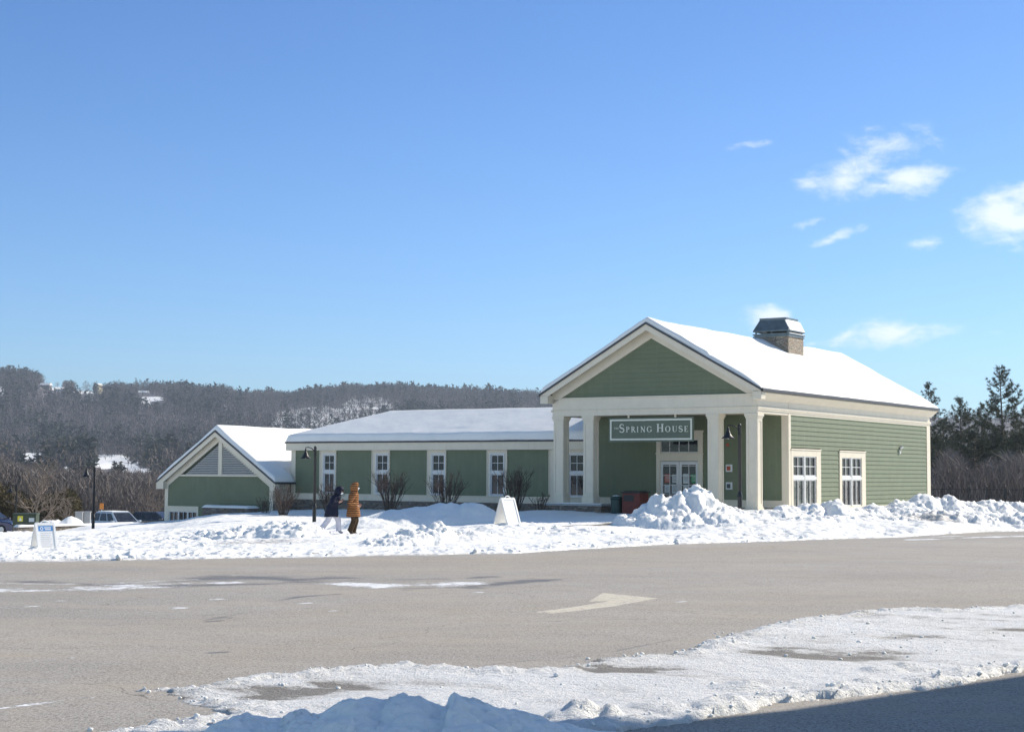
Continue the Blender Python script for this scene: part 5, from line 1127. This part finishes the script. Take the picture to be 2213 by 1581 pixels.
def conifer(name, loc, H_, Wd, seed, label, group=None, dens=1.0, start=.1, dead=0.0):
    rg = np.random.RandomState(seed); T_ = empty(name, loc); tag(T_, label, 'conifer', group)
    lean = rg.normal(0, .015, 2); tr = []; n = 10
    for k in range(n):
        f = lambda t: np.array([lean[0] * t * H_, lean[1] * t * H_, t * H_ - .5]); tr.append((f(k / n), f((k + 1) / n), .16 * (1 - k / n) * H_ / 12 + .02, .16 * (1 - (k + 1) / n) * H_ / 12 + .02, 0))
    from_segs('trunk', tr, M['bark'], T_, seed)
    segs = []; tp = []; z = start * H_
    while z < H_ * .985:
        t = z / H_; prof = (1 - t) ** .75 * (.55 + .45 * math.sin(min(1, t * 3.2) * 1.57)); nb = rg.randint(3, 6)
        for _ in range(nb):
            if rg.rand() > .93 * dens and t < .9: continue
            a_ = rg.uniform(0, 6.28); L_ = Wd * prof * rg.uniform(.55, 1.25) + .12; p_ = np.array([lean[0] * z, lean[1] * z, z - .5]); el = rg.uniform(-.12, .25) + .5 * t * t
            m_ = max(3, int(L_ / .28)); q = p_; fat = rg.uniform(.7, 1.2)
            for k in range(m_):
                s_ = (k + 1) / m_; el2 = el - .12 + .55 * s_ * s_; d = np.array([math.cos(a_) * math.cos(el2), math.sin(a_) * math.cos(el2), math.sin(el2)]); q2 = q + d * L_ / m_
                segs.append((q, q2, .022 * (1 - s_) + .008, .022 * (1 - s_) + .005, 0)); q = q2
                if s_ > .25 and rg.rand() > dead:
                    for _r in range(3): tp.append((q + rg.normal(0, .05, 3) + np.array([0, 0, .04]), d, fat * (.5 + .5 * (1 - s_)) * (.32 + .1 * (1 - t))))
                    if k > 0 and L_ > .8:
                        for sd in (-1, 1):
                            ls = .35 * L_ * (1 - s_ * .7) * rg.uniform(.5, 1); e = d + np.array([-d[1], d[0], 0]) * sd * rg.uniform(.6, 1.1) + np.array([0, 0, .15]); e /= np.linalg.norm(e); q3 = q + e * ls
                            segs.append((q, q3, .008, .004, 0))
                            for r_ in np.arange(.25, 1.01, .25 if ls > .4 else .4): tp.append((q + e * ls * r_, e, fat * .26))
        z += rg.uniform(.022, .04) * H_ * (1 - .3 * t)
    from_segs('branches', segs, M['palebark'], T_, seed)
    n_ = len(tp); C_ = np.array([a[0] for a in tp]); D_ = np.array([a[1] for a in tp]); S_ = np.array([a[2] for a in tp]); K = 7; V = []
    for k in range(K):
        e = D_ * .7 + rg.normal(0, .75, (n_, 3)); e /= np.linalg.norm(e, axis=1, keepdims=True); s_ = np.cross(e, rg.normal(0, 1, (n_, 3))); s_ /= np.linalg.norm(s_, axis=1, keepdims=True)
        V += [C_ - s_ * (S_ * .07)[:, None], C_ + s_ * (S_ * .07)[:, None], C_ + e * S_[:, None]]
    V = np.stack(V, 1).reshape(-1, 3); Ft = np.arange(len(V)).reshape(-1, 3); np_mesh('foliage', V, [Ft], M['needle'], T_, False, {'tint': np.repeat(rg.rand(n_ * K), 3)}); return T_
gR = 'conifers beyond the fence at the right'
CON = [(2010, 830, 122, 2.2, 'pine with bare upper whorls rising over the rear roof corner', .7, .25), (2077, 858, 128, 2.5, 'medium pine, second tall one right of the pavilion', .9, .1), (2120, 870, 150, 2.3, 'slim faint pine between the medium pine and the tallest pine', .85, .15),
       (2172, 790, 122, 3.3, 'tallest pine at the right with upswept open branches', .95, .1), (2236, 845, 126, 3.0, 'pine cut off by the right edge of the picture', .95, .1), (2040, 905, 142, 2.6, 'low dark conifer behind the rear corner of the pavilion', 1, 0),
       (2100, 930, 112, 2.3, 'shorter dark conifer standing under the medium pine', 1, 0), (2150, 925, 135, 2.7, 'dark bushy conifer left of the foot of the tallest pine', 1, 0), (2205, 935, 110, 2.5, 'dark lower conifer right of the foot of the tallest pine', 1, 0), (2018, 945, 112, 2.0, 'dark conifer hugging the rear wall of the pavilion', 1, 0), (2062, 950, 150, 2.4, 'low spruce between the first and second pines', 1, 0)]
for k, (px, py, D, wd, lb, dn, dead) in enumerate(CON):
    p = at(px, py, D); zb_ = -1.6; conifer('conifer_tree', (p[0], p[1], zb_), p[2] - zb_ + .5, wd * 1.4, 60 + k, lb, gR, dn, .08, dead)
def brush_mass(name, px0, px1, D0, D1, topf, zbase, n, seed, mt, w_=.02, L0=.8, L1=2.2, leafy=False):
    rg = np.random.RandomState(seed); px = rg.uniform(px0, px1, n); D = rg.uniform(D0, D1, n); X = (px - 1106.5) / F_PX * D; ztop = topf(px, D); zb_ = zbase(X, D)
    z = zb_ + (ztop - zb_) * rg.rand(n) ** .8; L_ = rg.uniform(L0, L1, n); d = rg.normal(0, .38, (n, 3)); d[:, 2] = 1 if not leafy else d[:, 2]; d /= np.linalg.norm(d, axis=1, keepdims=True)
    P_ = np.stack([X, D, z], 1); Q_ = P_ + d * L_[:, None]; Q_[:, 2] = np.minimum(Q_[:, 2], ztop + .35 * rg.rand(n)); s_ = np.cross(d, rg.normal(0, 1, (n, 3))); s_ /= np.linalg.norm(s_, axis=1, keepdims=True); wv = (w_ * rg.uniform(.5, 1.5, n))[:, None]
    V = np.stack([P_ - s_ * wv, P_ + s_ * wv, Q_], 1).reshape(-1, 3); cl = vn(X * .35, D * .35 + z * .4, seed) * .6 + rg.rand(n) * .4
    o = np_mesh(name, V, [np.arange(3 * n).reshape(-1, 3)], mt, None, False, {'tint': np.repeat(cl, 3)}); o['kind'] = 'stuff'; return o
toz = lambda py, px, D: CAM_Z + (1021.2 + .0061 * (px - 1106.5) - py) / F_PX * D
brush_mass('brush', 1930, 2420, 100, 118, lambda px, D: toz(960 + 75 * vn(px * .05, px * 0, 5) + 22 * vn(px * .2, D * .3, 15), px, D), lambda x, D: -1.4 + 0 * x, 20000, 1, M['brush'], .022, .7, 2.2)
brush_mass('undergrowth', 1930, 2450, 120, 160, lambda px, D: toz(940 + 60 * vn(px * .035, px * 0, 6) + 25 * vn(px * .15, D * .2, 16), px, D), lambda x, D: -1.8 + 0 * x, 16000, 2, M['needle'], .06, .3, .8, True)
brush_mass('woodland', -160, 430, 128, 200, lambda px, D: toz(1046 - 34 * np.clip((110 - px) / 110, 0, 1) - 26 * vn(px * .05, D * .05, 7) - 14 * vn(px * .25, D * .3, 17), px, D), lambda x, D: -3.4 + 0 * x, 80000, 3, M['brush'], .03, .35, 1.4)
brush_mass('evergreen_scrub', -160, 175, 118, 140, lambda px, D: toz(1052 - 18 * np.clip((90 - px) / 90, 0, 1) + 34 * vn(px * .045, D * .05, 8), px, D), lambda x, D: -3.2 + 0 * x, 60000, 4, M['olive'], .05, .25, .6, True)
p = at(70, 1118, 112); bare_tree('bare_tree', (p[0], p[1], -2.9), 5.0, 11, 'many limbed leafless tree behind the transformer box', depth=4, r=.12)
p = at(142, 1122, 106); bare_tree('bare_tree', (p[0], p[1], -2.7), 2.5, 12, 'small leafless tree between the transformer box and the grey cabinets', depth=3, r=.05)
p = at(322, 1110, 126); bare_tree('bare_tree', (p[0], p[1], -3.1), 3.7, 13, 'slender leafless tree left of the annex corner', depth=3, r=.05)

# ------------------------------------------------------------------ far hills and forest
def hill_mat():
    m = bpy.data.materials.new('hill_floor'); m.use_nodes = True; t = N(m.node_tree); bs = m.node_tree.nodes['Principled BSDF']; oc = t.new('ShaderNodeNewGeometry').outputs['Position']
    o = t.attr('open')[2]; n_ = t.noise(oc, .05, 5, .6); v = t.math('ADD', o, t.math('MULTIPLY', t.math('SUBTRACT', n_, .5), .9))
    c = t.mix(t.rng(v, .25, .5), t.mix(n_, (.055, .045, .045), (.13, .11, .11)), (.85, .85, .84)); t.put(bs.inputs['Base Color'], c); bs.inputs['Roughness'].default_value = .8; return m
M['hillfloor'] = hill_mat()
CR = np.array([(-900, 800), (-300, 800), (0, 806), (60, 811), (100, 833), (200, 843), (340, 845), (480, 851), (522, 862), (560, 860), (640, 858), (700, 851), (800, 846), (900, 851), (1050, 855), (1180, 862), (1500, 880), (2000, 905), (2300, 892), (2700, 900), (3400, 900)])
def hill(px, D):
    crest = toz(np.interp(px, CR[:, 0], CR[:, 1]), px, 1900.0)
    z0 = -3.2 - 5 * sstep(130, 260, D) + 6.5 * sstep(280, 560, D) + 9 * sstep(600, 1000, D)
    return z0 + (crest - 7.3) * sstep(880, 2000, D) ** 1.15 * (1 - .35 * sstep(2000, 2700, D)) + 4 * fbm(px * .006, D * .004, 4, 601) * sstep(500, 1100, D)
hD = np.concatenate([np.arange(126, 300, 8), np.geomspace(300, 2700, 320)]); hp = np.concatenate([np.linspace(-1800, -320, 60), np.linspace(-300, 1300, 640), np.linspace(1320, 4200, 110)])
HD, HP = np.meshgrid(hD, hp, indexing='ij'); HX = (HP - 1106.5) / F_PX * HD
np_mesh('hills', np.stack([HX, HD, hill(HP, HD)], -1).reshape(-1, 3), [grid_faces(len(hD), len(hp))], M['hillfloor'], None, True, {'open': 0 * HX})['kind'] = 'structure'
# fields left open among the trees: (px0, px1, D0, D1, feather)
def openness(px, D, z):
    py = 1021.2 + .0061 * (px - 1106.5) - (z - CAM_Z) / D * F_PX
    o = np.zeros_like(px)
    for (cx, cy, rx, ry, st) in ((75, 986, 30, 9, 1), (243, 992, 42, 9, 1), (232, 1003, 26, 10, .9), (312, 1022, 36, 10, 1), (285, 1015, 20, 12, .9), (150, 1012, 12, 6, .8), (330, 862, 26, 5, 1), (318, 868, 10, 8, 1), (100, 833, 14, 4, .9), (122, 840, 12, 5, .8), (180, 846, 24, 5, .55), (700, 900, 110, 22, .42), (640, 918, 60, 16, .42), (800, 880, 60, 22, .36), (1020, 852, 30, 8, .4), (0, 845, 10, 10, .6), (215, 1038, 18, 5, .7), (270, 1000, 40, 5, .5)):
        o = np.maximum(o, st * (((px - cx) / rx) ** 2 + ((py - cy) / ry) ** 2 < 1 + .6 * fbm(px * .05, py * .12, 3, 611)))
    return o
rg = np.random.RandomState(21); n = 31000
pxs = np.concatenate([rg.uniform(-500, 1300, n), rg.uniform(1950, 2700, 2500)]); Ds = np.concatenate([240 + (2060 - 240) * rg.rand(n) ** .62, rg.uniform(500, 2060, 2500)])
rd_ = rg.uniform(-500, 1300, 3400); pxs = np.concatenate([pxs, rd_]); Ds = np.concatenate([Ds, rg.uniform(1880, 2040, 3400)])
zs = hill(pxs, Ds); keep = rg.rand(len(pxs)) > openness(pxs, Ds, zs + 4) * .97
pb_ = 1021.2 + .0061 * (pxs - 1106.5) - (zs - CAM_Z) / Ds * F_PX; pt_ = pb_ - 9 * np.where(Ds < 700, .6, 1) / Ds * F_PX
for (cx, cy, rx_, ry_) in ((75, 986, 24, 7), (243, 992, 40, 6), (228, 1006, 22, 6), (312, 1022, 34, 8), (292, 1008, 14, 6), (330, 862, 24, 4), (108, 838, 28, 6), (180, 846, 22, 4), (214, 841, 7, 6), (310, 853, 13, 6)):
    keep &= ~((np.abs(pxs - cx) < rx_) & (pt_ < cy + ry_) & (pb_ > cy - ry_) & (rg.rand(len(pxs)) < .93))
pxs, Ds, zs = pxs[keep], Ds[keep], zs[keep]
XS = (pxs - 1106.5) / F_PX * Ds; n = len(pxs)
con = rg.rand(n) < np.clip(.12 + .9 * fbm(pxs * .012, Ds * .006, 3, 621), .04, .8) * np.where(Ds < 900, 1.1, .8)
Hh = np.where(con, rg.uniform(8, 17, n), rg.uniform(7, 12, n)) * (1 + .45 * fbm(pxs * .035, Ds * .01, 3, 641)) * np.where(Ds < 700, .55, 1) ; Wd_ = np.where(con, Hh * .26, Hh * .33); K = 22
u_ = rg.rand(n, K); a_ = rg.uniform(0, 6.28, (n, K)); rr = np.sqrt(rg.rand(n, K)); prof = np.where(con[:, None], (1 - u_) * 1.15, np.sqrt(np.clip(1 - (2 * u_ - .95) ** 2, 0, 1)))
cx = XS[:, None] + Wd_[:, None] * prof * rr * np.cos(a_); cy = Ds[:, None] + Wd_[:, None] * prof * rr * np.sin(a_); cz = zs[:, None] + Hh[:, None] * (np.where(con[:, None], .08, .22) + u_ * .78)
C_ = np.stack([cx, cy, cz], -1).reshape(-1, 3); sz = (np.repeat(Hh * .14, K) * rg.uniform(.5, 1.3, n * K))[:, None]
e1 = rg.normal(0, 1, (n * K, 3)) * np.where(np.repeat(con, K)[:, None], np.array([[1, 1, .5]]), np.array([[.45, .45, 1.5]])); e1 /= np.linalg.norm(e1, axis=1, keepdims=True); e2 = np.cross(e1, rg.normal(0, 1, (n * K, 3))); e2 /= np.linalg.norm(e2, axis=1, keepdims=True)
wd = np.where(np.repeat(con, K), .42, .20)[:, None]
V = np.stack([C_ - e2 * sz * wd, C_ + e2 * sz * wd, C_ + e1 * sz * 1.5], 1).reshape(-1, 3)
# trunks
tw3 = (.012 * Hh + .02)[:, None] * np.array([[1, 0, 0]]); Bt = np.stack([XS, Ds, zs - .5], -1); Tp = np.stack([XS, Ds, zs + Hh * .95], -1)
VT = np.stack([Bt - tw3, Bt + tw3, Tp], 1).reshape(-1, 3)
ct = rg.rand(n) * .25 + .35 * vn(pxs * .02, Ds * .008, 631); tint = np.where(con, .02 + .25 * ct, .5 + .5 * np.clip(ct * 1.6, 0, 1)); tt = np.concatenate([np.repeat(tint, K * 3) + rg.normal(0, .03, n * K * 3), np.repeat(np.clip(tint + .1, 0, 1), 3)])
M['forest'] = foliage_mat('hillside_forest', [(.024, .032, .023), (.046, .052, .038), (.082, .070, .063), (.118, .098, .090), (.165, .140, .128)])
VA = np.concatenate([V, VT]); fo_ = np_mesh('forest', VA, [np.arange(len(VA)).reshape(-1, 3)], M['forest'], None, False, {'tint': np.clip(tt, 0, 1)}); fo_['kind'] = 'stuff'
hob = bpy.data.objects['hills']; hz_ = hill(HP, HD); pyh = 1021.2 + .0061 * (HP - 1106.5) - (hz_ - CAM_Z) / HD * F_PX
hop = openness(HP, HD, hz_) + .35 * (HD < 300); hob.data.attributes['open'].data.foreach_set('value', np.clip(hop, 0, 1).astype(np.float32).ravel())
# houses on the ridge
def far_house(px, py, D, w_, h_, rz, wall, label):
    p = at(px, py, D); H_ = empty('hill_house', (p[0], p[1], p[2]), rz); tag(H_, label, 'house', 'houses up on the wooded ridge')
    m = MB(); m.box(-w_ / 2, w_ / 2, -w_ * .3, w_ * .3, -6, h_); m.build('wall', wall, H_)
    m = MB(); m.prism([(-w_ * .36, h_), (0, h_ + w_ * .22), (w_ * .36, h_)], -w_ * .54, w_ * .54, 'yz'); m.build('roof', M['roofsnow'], H_)
    for k in (-1, 0, 1):
        m = MB(); m.box(k * w_ * .3 - .8, k * w_ * .3 + .8, -w_ * .3 - .1, -w_ * .3, h_ * .35, h_ * .75); m.build('window', M['glass'], H_)
hw1 = mat('house_white', (.6, .58, .52), .7); hw2 = mat('house_grey', (.20, .19, .18), .7); hw3 = mat('house_cream', (.55, .48, .30), .7)
far_house(99, 836, 1790, 12, 2.0, R(-10), hw2, 'leftmost ridge house with a long white roof'); far_house(128, 845, 1780, 11, 2.2, R(20), hw1, 'pale ridge house with two snowy roof pitches, second from the left')
far_house(214, 840, 1790, 7.5, 4.4, R(70), hw3, 'narrow cream ridge house among the treetops'); far_house(310, 853, 1770, 11, 2.2, R(5), hw2, 'dark ridge house above the steep snow clearing')
p = at(7, 812, 1900); T_ = empty('radio_mast', (p[0], p[1], p[2] - 2)); tag(T_, 'thin radio mast on the ridge at the far left', 'mast')
m = MB(); m.tube([(0, 0, 0), (0, 0, 13.5)], .32, 6); m.build('mast', M['cap'], T_); m = MB(); m.tube([(-1.4, 0, 12.2), (1.4, 0, 12.2)], .3, 6); m.tube([(0, 0, 11.6), (0, 0, 12.8)], .5, 6); m.build('antenna', M['cap'], T_)

# ================================================================== PEOPLE
def skin(name, verts, edges, radii, mt, parent, root=0, sub=2, flat=None):
    me = bpy.data.meshes.new(name); me.from_pydata([tuple(v) for v in verts], edges, []); me.materials.append(mt)
    o = bpy.data.objects.new(name, me); COL.objects.link(o); o.parent = parent
    sk = o.modifiers.new('skin', 'SKIN'); sk.use_smooth_shade = True; sk.branch_smoothing = .6
    if not me.skin_vertices: me.attributes.update()
    for i, r_ in enumerate(radii):
        r_ = r_ if hasattr(r_, '__len__') else (r_, r_)
        me.skin_vertices[0].data[i].radius = r_; me.skin_vertices[0].data[i].use_root = (i == root)
    sb = o.modifiers.new('sub', 'SUBSURF'); sb.levels = sub; sb.render_levels = sub
    return o
M['skin'] = mat('skin', (.50, .30, .22), .5, .4, var=.06)
M['mask'] = mat('face_mask', (.72, .80, .84), .7, .3, var=.03)
M['navy'] = mat('navy_coat', (.007, .010, .028), .75, .25, var=.3, scale=7, bump=.01, bscale=18)
M['lilac'] = mat('pale_trousers', (.62, .61, .68), .8, .2, var=.08, scale=7, bump=.01, bscale=14)
M['brownp'] = mat('brown_trousers', (.055, .036, .020), .85, .2, var=.3, scale=6, bump=.01, bscale=14)
M['boot'] = mat('boot_leather', (.03, .024, .022), .6, .3); M['greyboot'] = mat('grey_boot', (.28, .29, .33), .7, .2)
M['hair'] = mat('dark_hair', (.02, .014, .012), .6, .3)
def tiger_mat():
    m = bpy.data.materials.new('tiger_stripe_fleece'); m.use_nodes = True; t = N(m.node_tree); bs = m.node_tree.nodes['Principled BSDF']
    oc = t.new('ShaderNodeTexCoord').outputs['Object']; wv = t.new('ShaderNodeTexWave', wave_type='BANDS', bands_direction='Z', wave_profile='SIN'); t.put(wv.inputs['Vector'], oc)
    wv.inputs['Scale'].default_value = 5.2; wv.inputs['Distortion'].default_value = 3.2; wv.inputs['Detail'].default_value = 2; wv.inputs['Detail Scale'].default_value = 1.1
    c = t.mix(t.rng(t.noise(oc, 3, 4), .35, .65), (.36, .155, .055), (.47, .235, .10)); c = t.mix(t.rng(wv.outputs['Fac'], .52, .68), c, (.055, .022, .016)); t.put(bs.inputs['Base Color'], c)
    bs.inputs['Roughness'].default_value = .95; bs.inputs['Specular IOR Level'].default_value = .1
    b = t.new('ShaderNodeBump'); b.inputs['Distance'].default_value = .012; t.put(b.inputs['Height'], t.noise(oc, 60, 3)); t.put(bs.inputs['Normal'], b.outputs[0]); return m
M['tiger'] = tiger_mat()
def person(loc, rz, J, coat, trousers, boots, label, hem, head_tilt, scale=1.0, bulk=1.0):
    Pn = empty('person', loc, rz); Pn.scale = (scale,) * 3; tag(Pn, label, 'person')
    v = lambda k: Vector(J[k])
    # ---- body: one continuous skin
    names = ['pelvis', 'waist', 'chest', 'neckb', 'neckt', 'headc', 'headt']; V = [v('pelvis'), v('pelvis').lerp(v('chest'), .45), v('chest'), v('neck'), v('neck').lerp(v('head'), .45), v('head'), v('head') + (v('head') - v('neck')).normalized() * .10]
    Rr = [(.11, .10), (.10, .09), (.11, .09), (.05, .05), (.055, .058), (.078, .092), (.045, .055)]; E_ = [(i, i + 1) for i in range(6)]
    f_dir = Vector((math.cos(head_tilt), 0, -math.sin(head_tilt)))
    hd = v('head'); V += [hd + f_dir * .085 + Vector((0, 0, -.012))]; Rr += [(.016, .02)]; E_ += [(5, 7)]        # nose bridge
    for s_ in ('l', 'r'):
        b = len(V); V += [v('sh' + s_), v('el' + s_), v('wr' + s_), v('ha' + s_)]; Rr += [.042, .036, .028, (.034, .020)]; E_ += [(2, b), (b, b + 1), (b + 1, b + 2), (b + 2, b + 3)]
        d = (v('ha' + s_) - v('wr' + s_)).normalized(); side = Vector((0, 0, 1)).cross(d).normalized(); upv = d.cross(side)
        for k, (o, ln) in enumerate(((-.026, .05), (-.009, .062), (.009, .058), (.026, .044))):
            c = len(V); base = v('ha' + s_) + upv * o; p1 = base + d * (ln * .6 + .012); p2 = p1 + (d * .6 + side * (.5 if s_ == 'l' else -.5)).normalized() * ln * .55
            V += [base + d * .012, p1, p2]; Rr += [.009, .008, .007]; E_ += [(b + 3, c), (c, c + 1), (c + 1, c + 2)]
        c = len(V); th_ = v('wr' + s_).lerp(v('ha' + s_), .5) + upv * .03; V += [th_, th_ + d * .035 + upv * .022]; Rr += [.010, .008]; E_ += [(b + 2, c), (c, c + 1)]
        b = len(V); V += [v('hip' + s_), v('kn' + s_), v('an' + s_), v('to' + s_)]; Rr += [(.07, .07), .05, .034, (.036, .026)]; E_ += [(0, b), (b, b + 1), (b + 1, b + 2), (b + 2, b + 3)]
    skin('body', V, E_, Rr, M['skin'], Pn, 0, 1)
    # ---- trousers
    def garment(name, m_, mt, vox):
        o = m_.build(name, mt, Pn, True); rm = o.modifiers.new('remesh', 'REMESH'); rm.mode = 'VOXEL'; rm.voxel_size = vox; rm.use_smooth_shade = True
        sm_ = o.modifiers.new('smooth', 'SMOOTH'); sm_.factor = .6; sm_.iterations = 5; return o
    g = MB(); pv_ = v('pelvis')
    for s_ in ('l', 'r'):
        h_, k_, an = v('hip' + s_), v('kn' + s_), v('kn' + s_).lerp(v('an' + s_), .97)
        g.tube([h_ + Vector((0, 0, .10)), h_, h_.lerp(k_, .5), k_, k_.lerp(an, .5), an], [.10, .112, .112, .098, .092, .098], 14)
    g.tube([pv_ + Vector((0, 0, .16)), pv_ + Vector((0, 0, -.06))], [.13, .14], 16); garment('trousers', g, trousers, .014)
    for s_ in ('l', 'r'):
        a_, t_ = v('an' + s_), v('to' + s_); skin('boot', [a_ + Vector((0, 0, .10)), a_ + Vector((-.01, 0, -.02)), a_.lerp(t_, .6), t_], [(0, 1), (1, 2), (2, 3)], [.055, .058, (.05, .042), (.042, .03)], boots, Pn, 1, 2)
    # ---- coat
    pe, ch_, nk = v('pelvis'), v('chest'), v('neck'); g = MB(); k2 = bulk
    rings = [(pe.x + hem[0], hem[1], .25, .255), (pe.x + hem[0] * .5, (pe.z + hem[1]) / 2, .235, .245), (pe.x, pe.z + .06, .20, .225), (pe.lerp(ch_, .55).x, pe.lerp(ch_, .55).z, .175, .195),
             (ch_.x, ch_.z, .185, .215), (ch_.lerp(nk, .45).x, ch_.lerp(nk, .45).z, .165, .205), (nk.x - .01, nk.z - .035, .12, .15), (nk.x, nk.z + .01, .10, .105), (nk.lerp(v('head'), .5).x - .01, nk.lerp(v('head'), .5).z, .105, .10)]
    nn = 22; b0_ = len(g.v)
    for (cx, z, rx, ry) in rings:
        for i in range(nn): a_ = 2 * math.pi * i / nn; g.v.append((cx + rx * k2 * math.cos(a_), ry * k2 * math.sin(a_), z + .012 * math.sin(3 * a_ + z * 9)))
    for k in range(len(rings) - 1):
        for i in range(nn): j = (i + 1) % nn; g.f.append((b0_ + k * nn + i, b0_ + k * nn + j, b0_ + (k + 1) * nn + j, b0_ + (k + 1) * nn + i))
    g.f.append(tuple(b0_ + i for i in reversed(range(nn)))); g.f.append(tuple(b0_ + (len(rings) - 1) * nn + i for i in range(nn)))
    for s_ in ('l', 'r'):
        sh_, el_p, wr = v('sh' + s_), v('el' + s_), v('el' + s_).lerp(v('wr' + s_), 1.0)
        g.tube([ch_.lerp(sh_, .35) + Vector((0, 0, .03)), sh_, sh_.lerp(el_p, .5), el_p, el_p.lerp(wr, .5), wr], [.09, .098, .09, .082, .074, .062], 14)
    garment('coat', g, coat, .014)
    # ---- hood: open shell, face mask, eyes, fringe of hair
    q = Matrix.Rotation(head_tilt, 3, 'Y')
    def ell(name, rx, ry, rz_, test, mt, c=(0, 0, 0), thick=.012):
        m = MB(); n1, n2 = 20, 28; idx = {}
        P = lambda i, j: Vector((math.sin(math.pi * i / n1) * math.cos(2 * math.pi * j / n2) * rx, math.sin(math.pi * i / n1) * math.sin(2 * math.pi * j / n2) * ry, math.cos(math.pi * i / n1) * rz_))
        for i in range(n1):
            for j in range(n2):
                cc = (P(i, j) + P(i + 1, j + 1)) / 2
                if test(cc.x / rx, cc.y / ry, cc.z / rz_): m.face([q @ (P(a, b) + Vector(c)) + hd for a, b in ((i, j), (i + 1, j), (i + 1, j + 1), (i, j + 1))])
        o = m.build(name, mt, Pn, True); w_ = o.modifiers.new('weld', 'WELD'); w_.merge_threshold = .0005; so = o.modifiers.new('solid', 'SOLIDIFY'); so.thickness = thick; so.offset = 1; return o
    ell('hood', .150, .135, .195, lambda x, y, z: not (x > .48 and abs(y) < .75 and -.85 < z < .62), coat, (-.02, 0, -.035), .018)
    ell('face_mask', .108, .088, .105, lambda x, y, z: x > .35 and abs(y) < .85 and -.80 < z < -.02, M['mask'], (.012, 0, -.01), .006)
    ell('hair', .108, .095, .122, lambda x, y, z: z > .30 and x > -.2, M['hair'], (.0, 0, .012), .008)
    for sy in (-1, 1):
        m = MB(); m.lathe([(0, -.012), (.009, -.007), (.012, 0), (.009, .007), (0, .012)], 8); e = m.build('eye', M['hair'], Pn, True); e.location = hd + q @ Vector((.088, sy * .032, .022))
    return Pn
def leg(hip, kn, an, toe): return dict(hip=hip, kn=kn, an=an, to=toe)
def joints(core, L_, R_, arms):
    J = dict(core)
    for s_, d in (('l', L_), ('r', R_)):
        for k in ('hip', 'kn', 'an', 'to'): J[k + s_] = d[k]
    for s_ in ('l', 'r'):
        for k in ('sh', 'el', 'wr', 'ha'): J[k + s_] = arms[s_][k]
    return J
J1 = joints(dict(pelvis=(0, 0, .86), chest=(.11, 0, 1.22), neck=(.19, 0, 1.37), head=(.27, 0, 1.47)),
            leg((.0, .09, .84), (.20, .10, .48), (.22, .10, .10), (.37, .10, .05)), leg((-.01, -.09, .84), (-.12, -.10, .48), (-.36, -.10, .16), (-.26, -.10, .05)),
            dict(l=dict(sh=(.13, .19, 1.28), el=(.12, .27, 1.02), wr=(.30, .13, 1.12), ha=(.34, .08, 1.17)), r=dict(sh=(.11, -.19, 1.28), el=(.04, -.27, 1.02), wr=(.26, -.16, 1.07), ha=(.31, -.11, 1.11))))
J2 = joints(dict(pelvis=(0, 0, .90), chest=(.0, 0, 1.31), neck=(.03, 0, 1.48), head=(.07, 0, 1.62)),
            leg((.02, .09, .86), (.10, .10, .49), (.0, .10, .10), (.15, .10, .05)), leg((.0, -.09, .86), (.02, -.10, .49), (-.12, -.10, .12), (.01, -.10, .05)),
            dict(l=dict(sh=(.0, .21, 1.38), el=(-.10, .30, 1.10), wr=(.14, .20, 1.02), ha=(.21, .15, 1.02)), r=dict(sh=(.0, -.21, 1.38), el=(-.14, -.29, 1.10), wr=(.10, -.22, .99), ha=(.18, -.18, .98))))
p = at(717, 1153, 54); person((p[0], p[1], p[2] - .02), R(-6), J1, M['navy'], M['lilac'], M['greyboot'], 'person leaning forward in a navy hooded coat and pale trousers, wearing a face mask', (-.03, .60), R(20), 1.0)
p = at(763, 1155, 54.4); person((p[0], p[1], p[2] - .02), R(8), J2, M['tiger'], M['brownp'], M['boot'], 'person walking upright in an orange tiger striped hooded jacket and brown trousers', (.0, .62), R(2), 1.02, .98)

# ------------------------------------------------------------------ chimney vapour and the cold air
hz = bpy.data.materials.new('haze'); hz.use_nodes = True; t = N(hz.node_tree); t.n.clear(); pv = t.new('ShaderNodeVolumePrincipled'); pv.inputs['Color'].default_value = (.72, .84, 1.0, 1); pv.inputs['Density'].default_value = .00015; pv.inputs['Anisotropy'].default_value = .2
o_ = t.new('ShaderNodeOutputMaterial'); t.put(o_.inputs['Volume'], pv.outputs[0])
m = MB(); m.box(-2800, 2800, -600, 2800, -10, 185); ho = m.build('haze', hz); ho['kind'] = 'stuff'
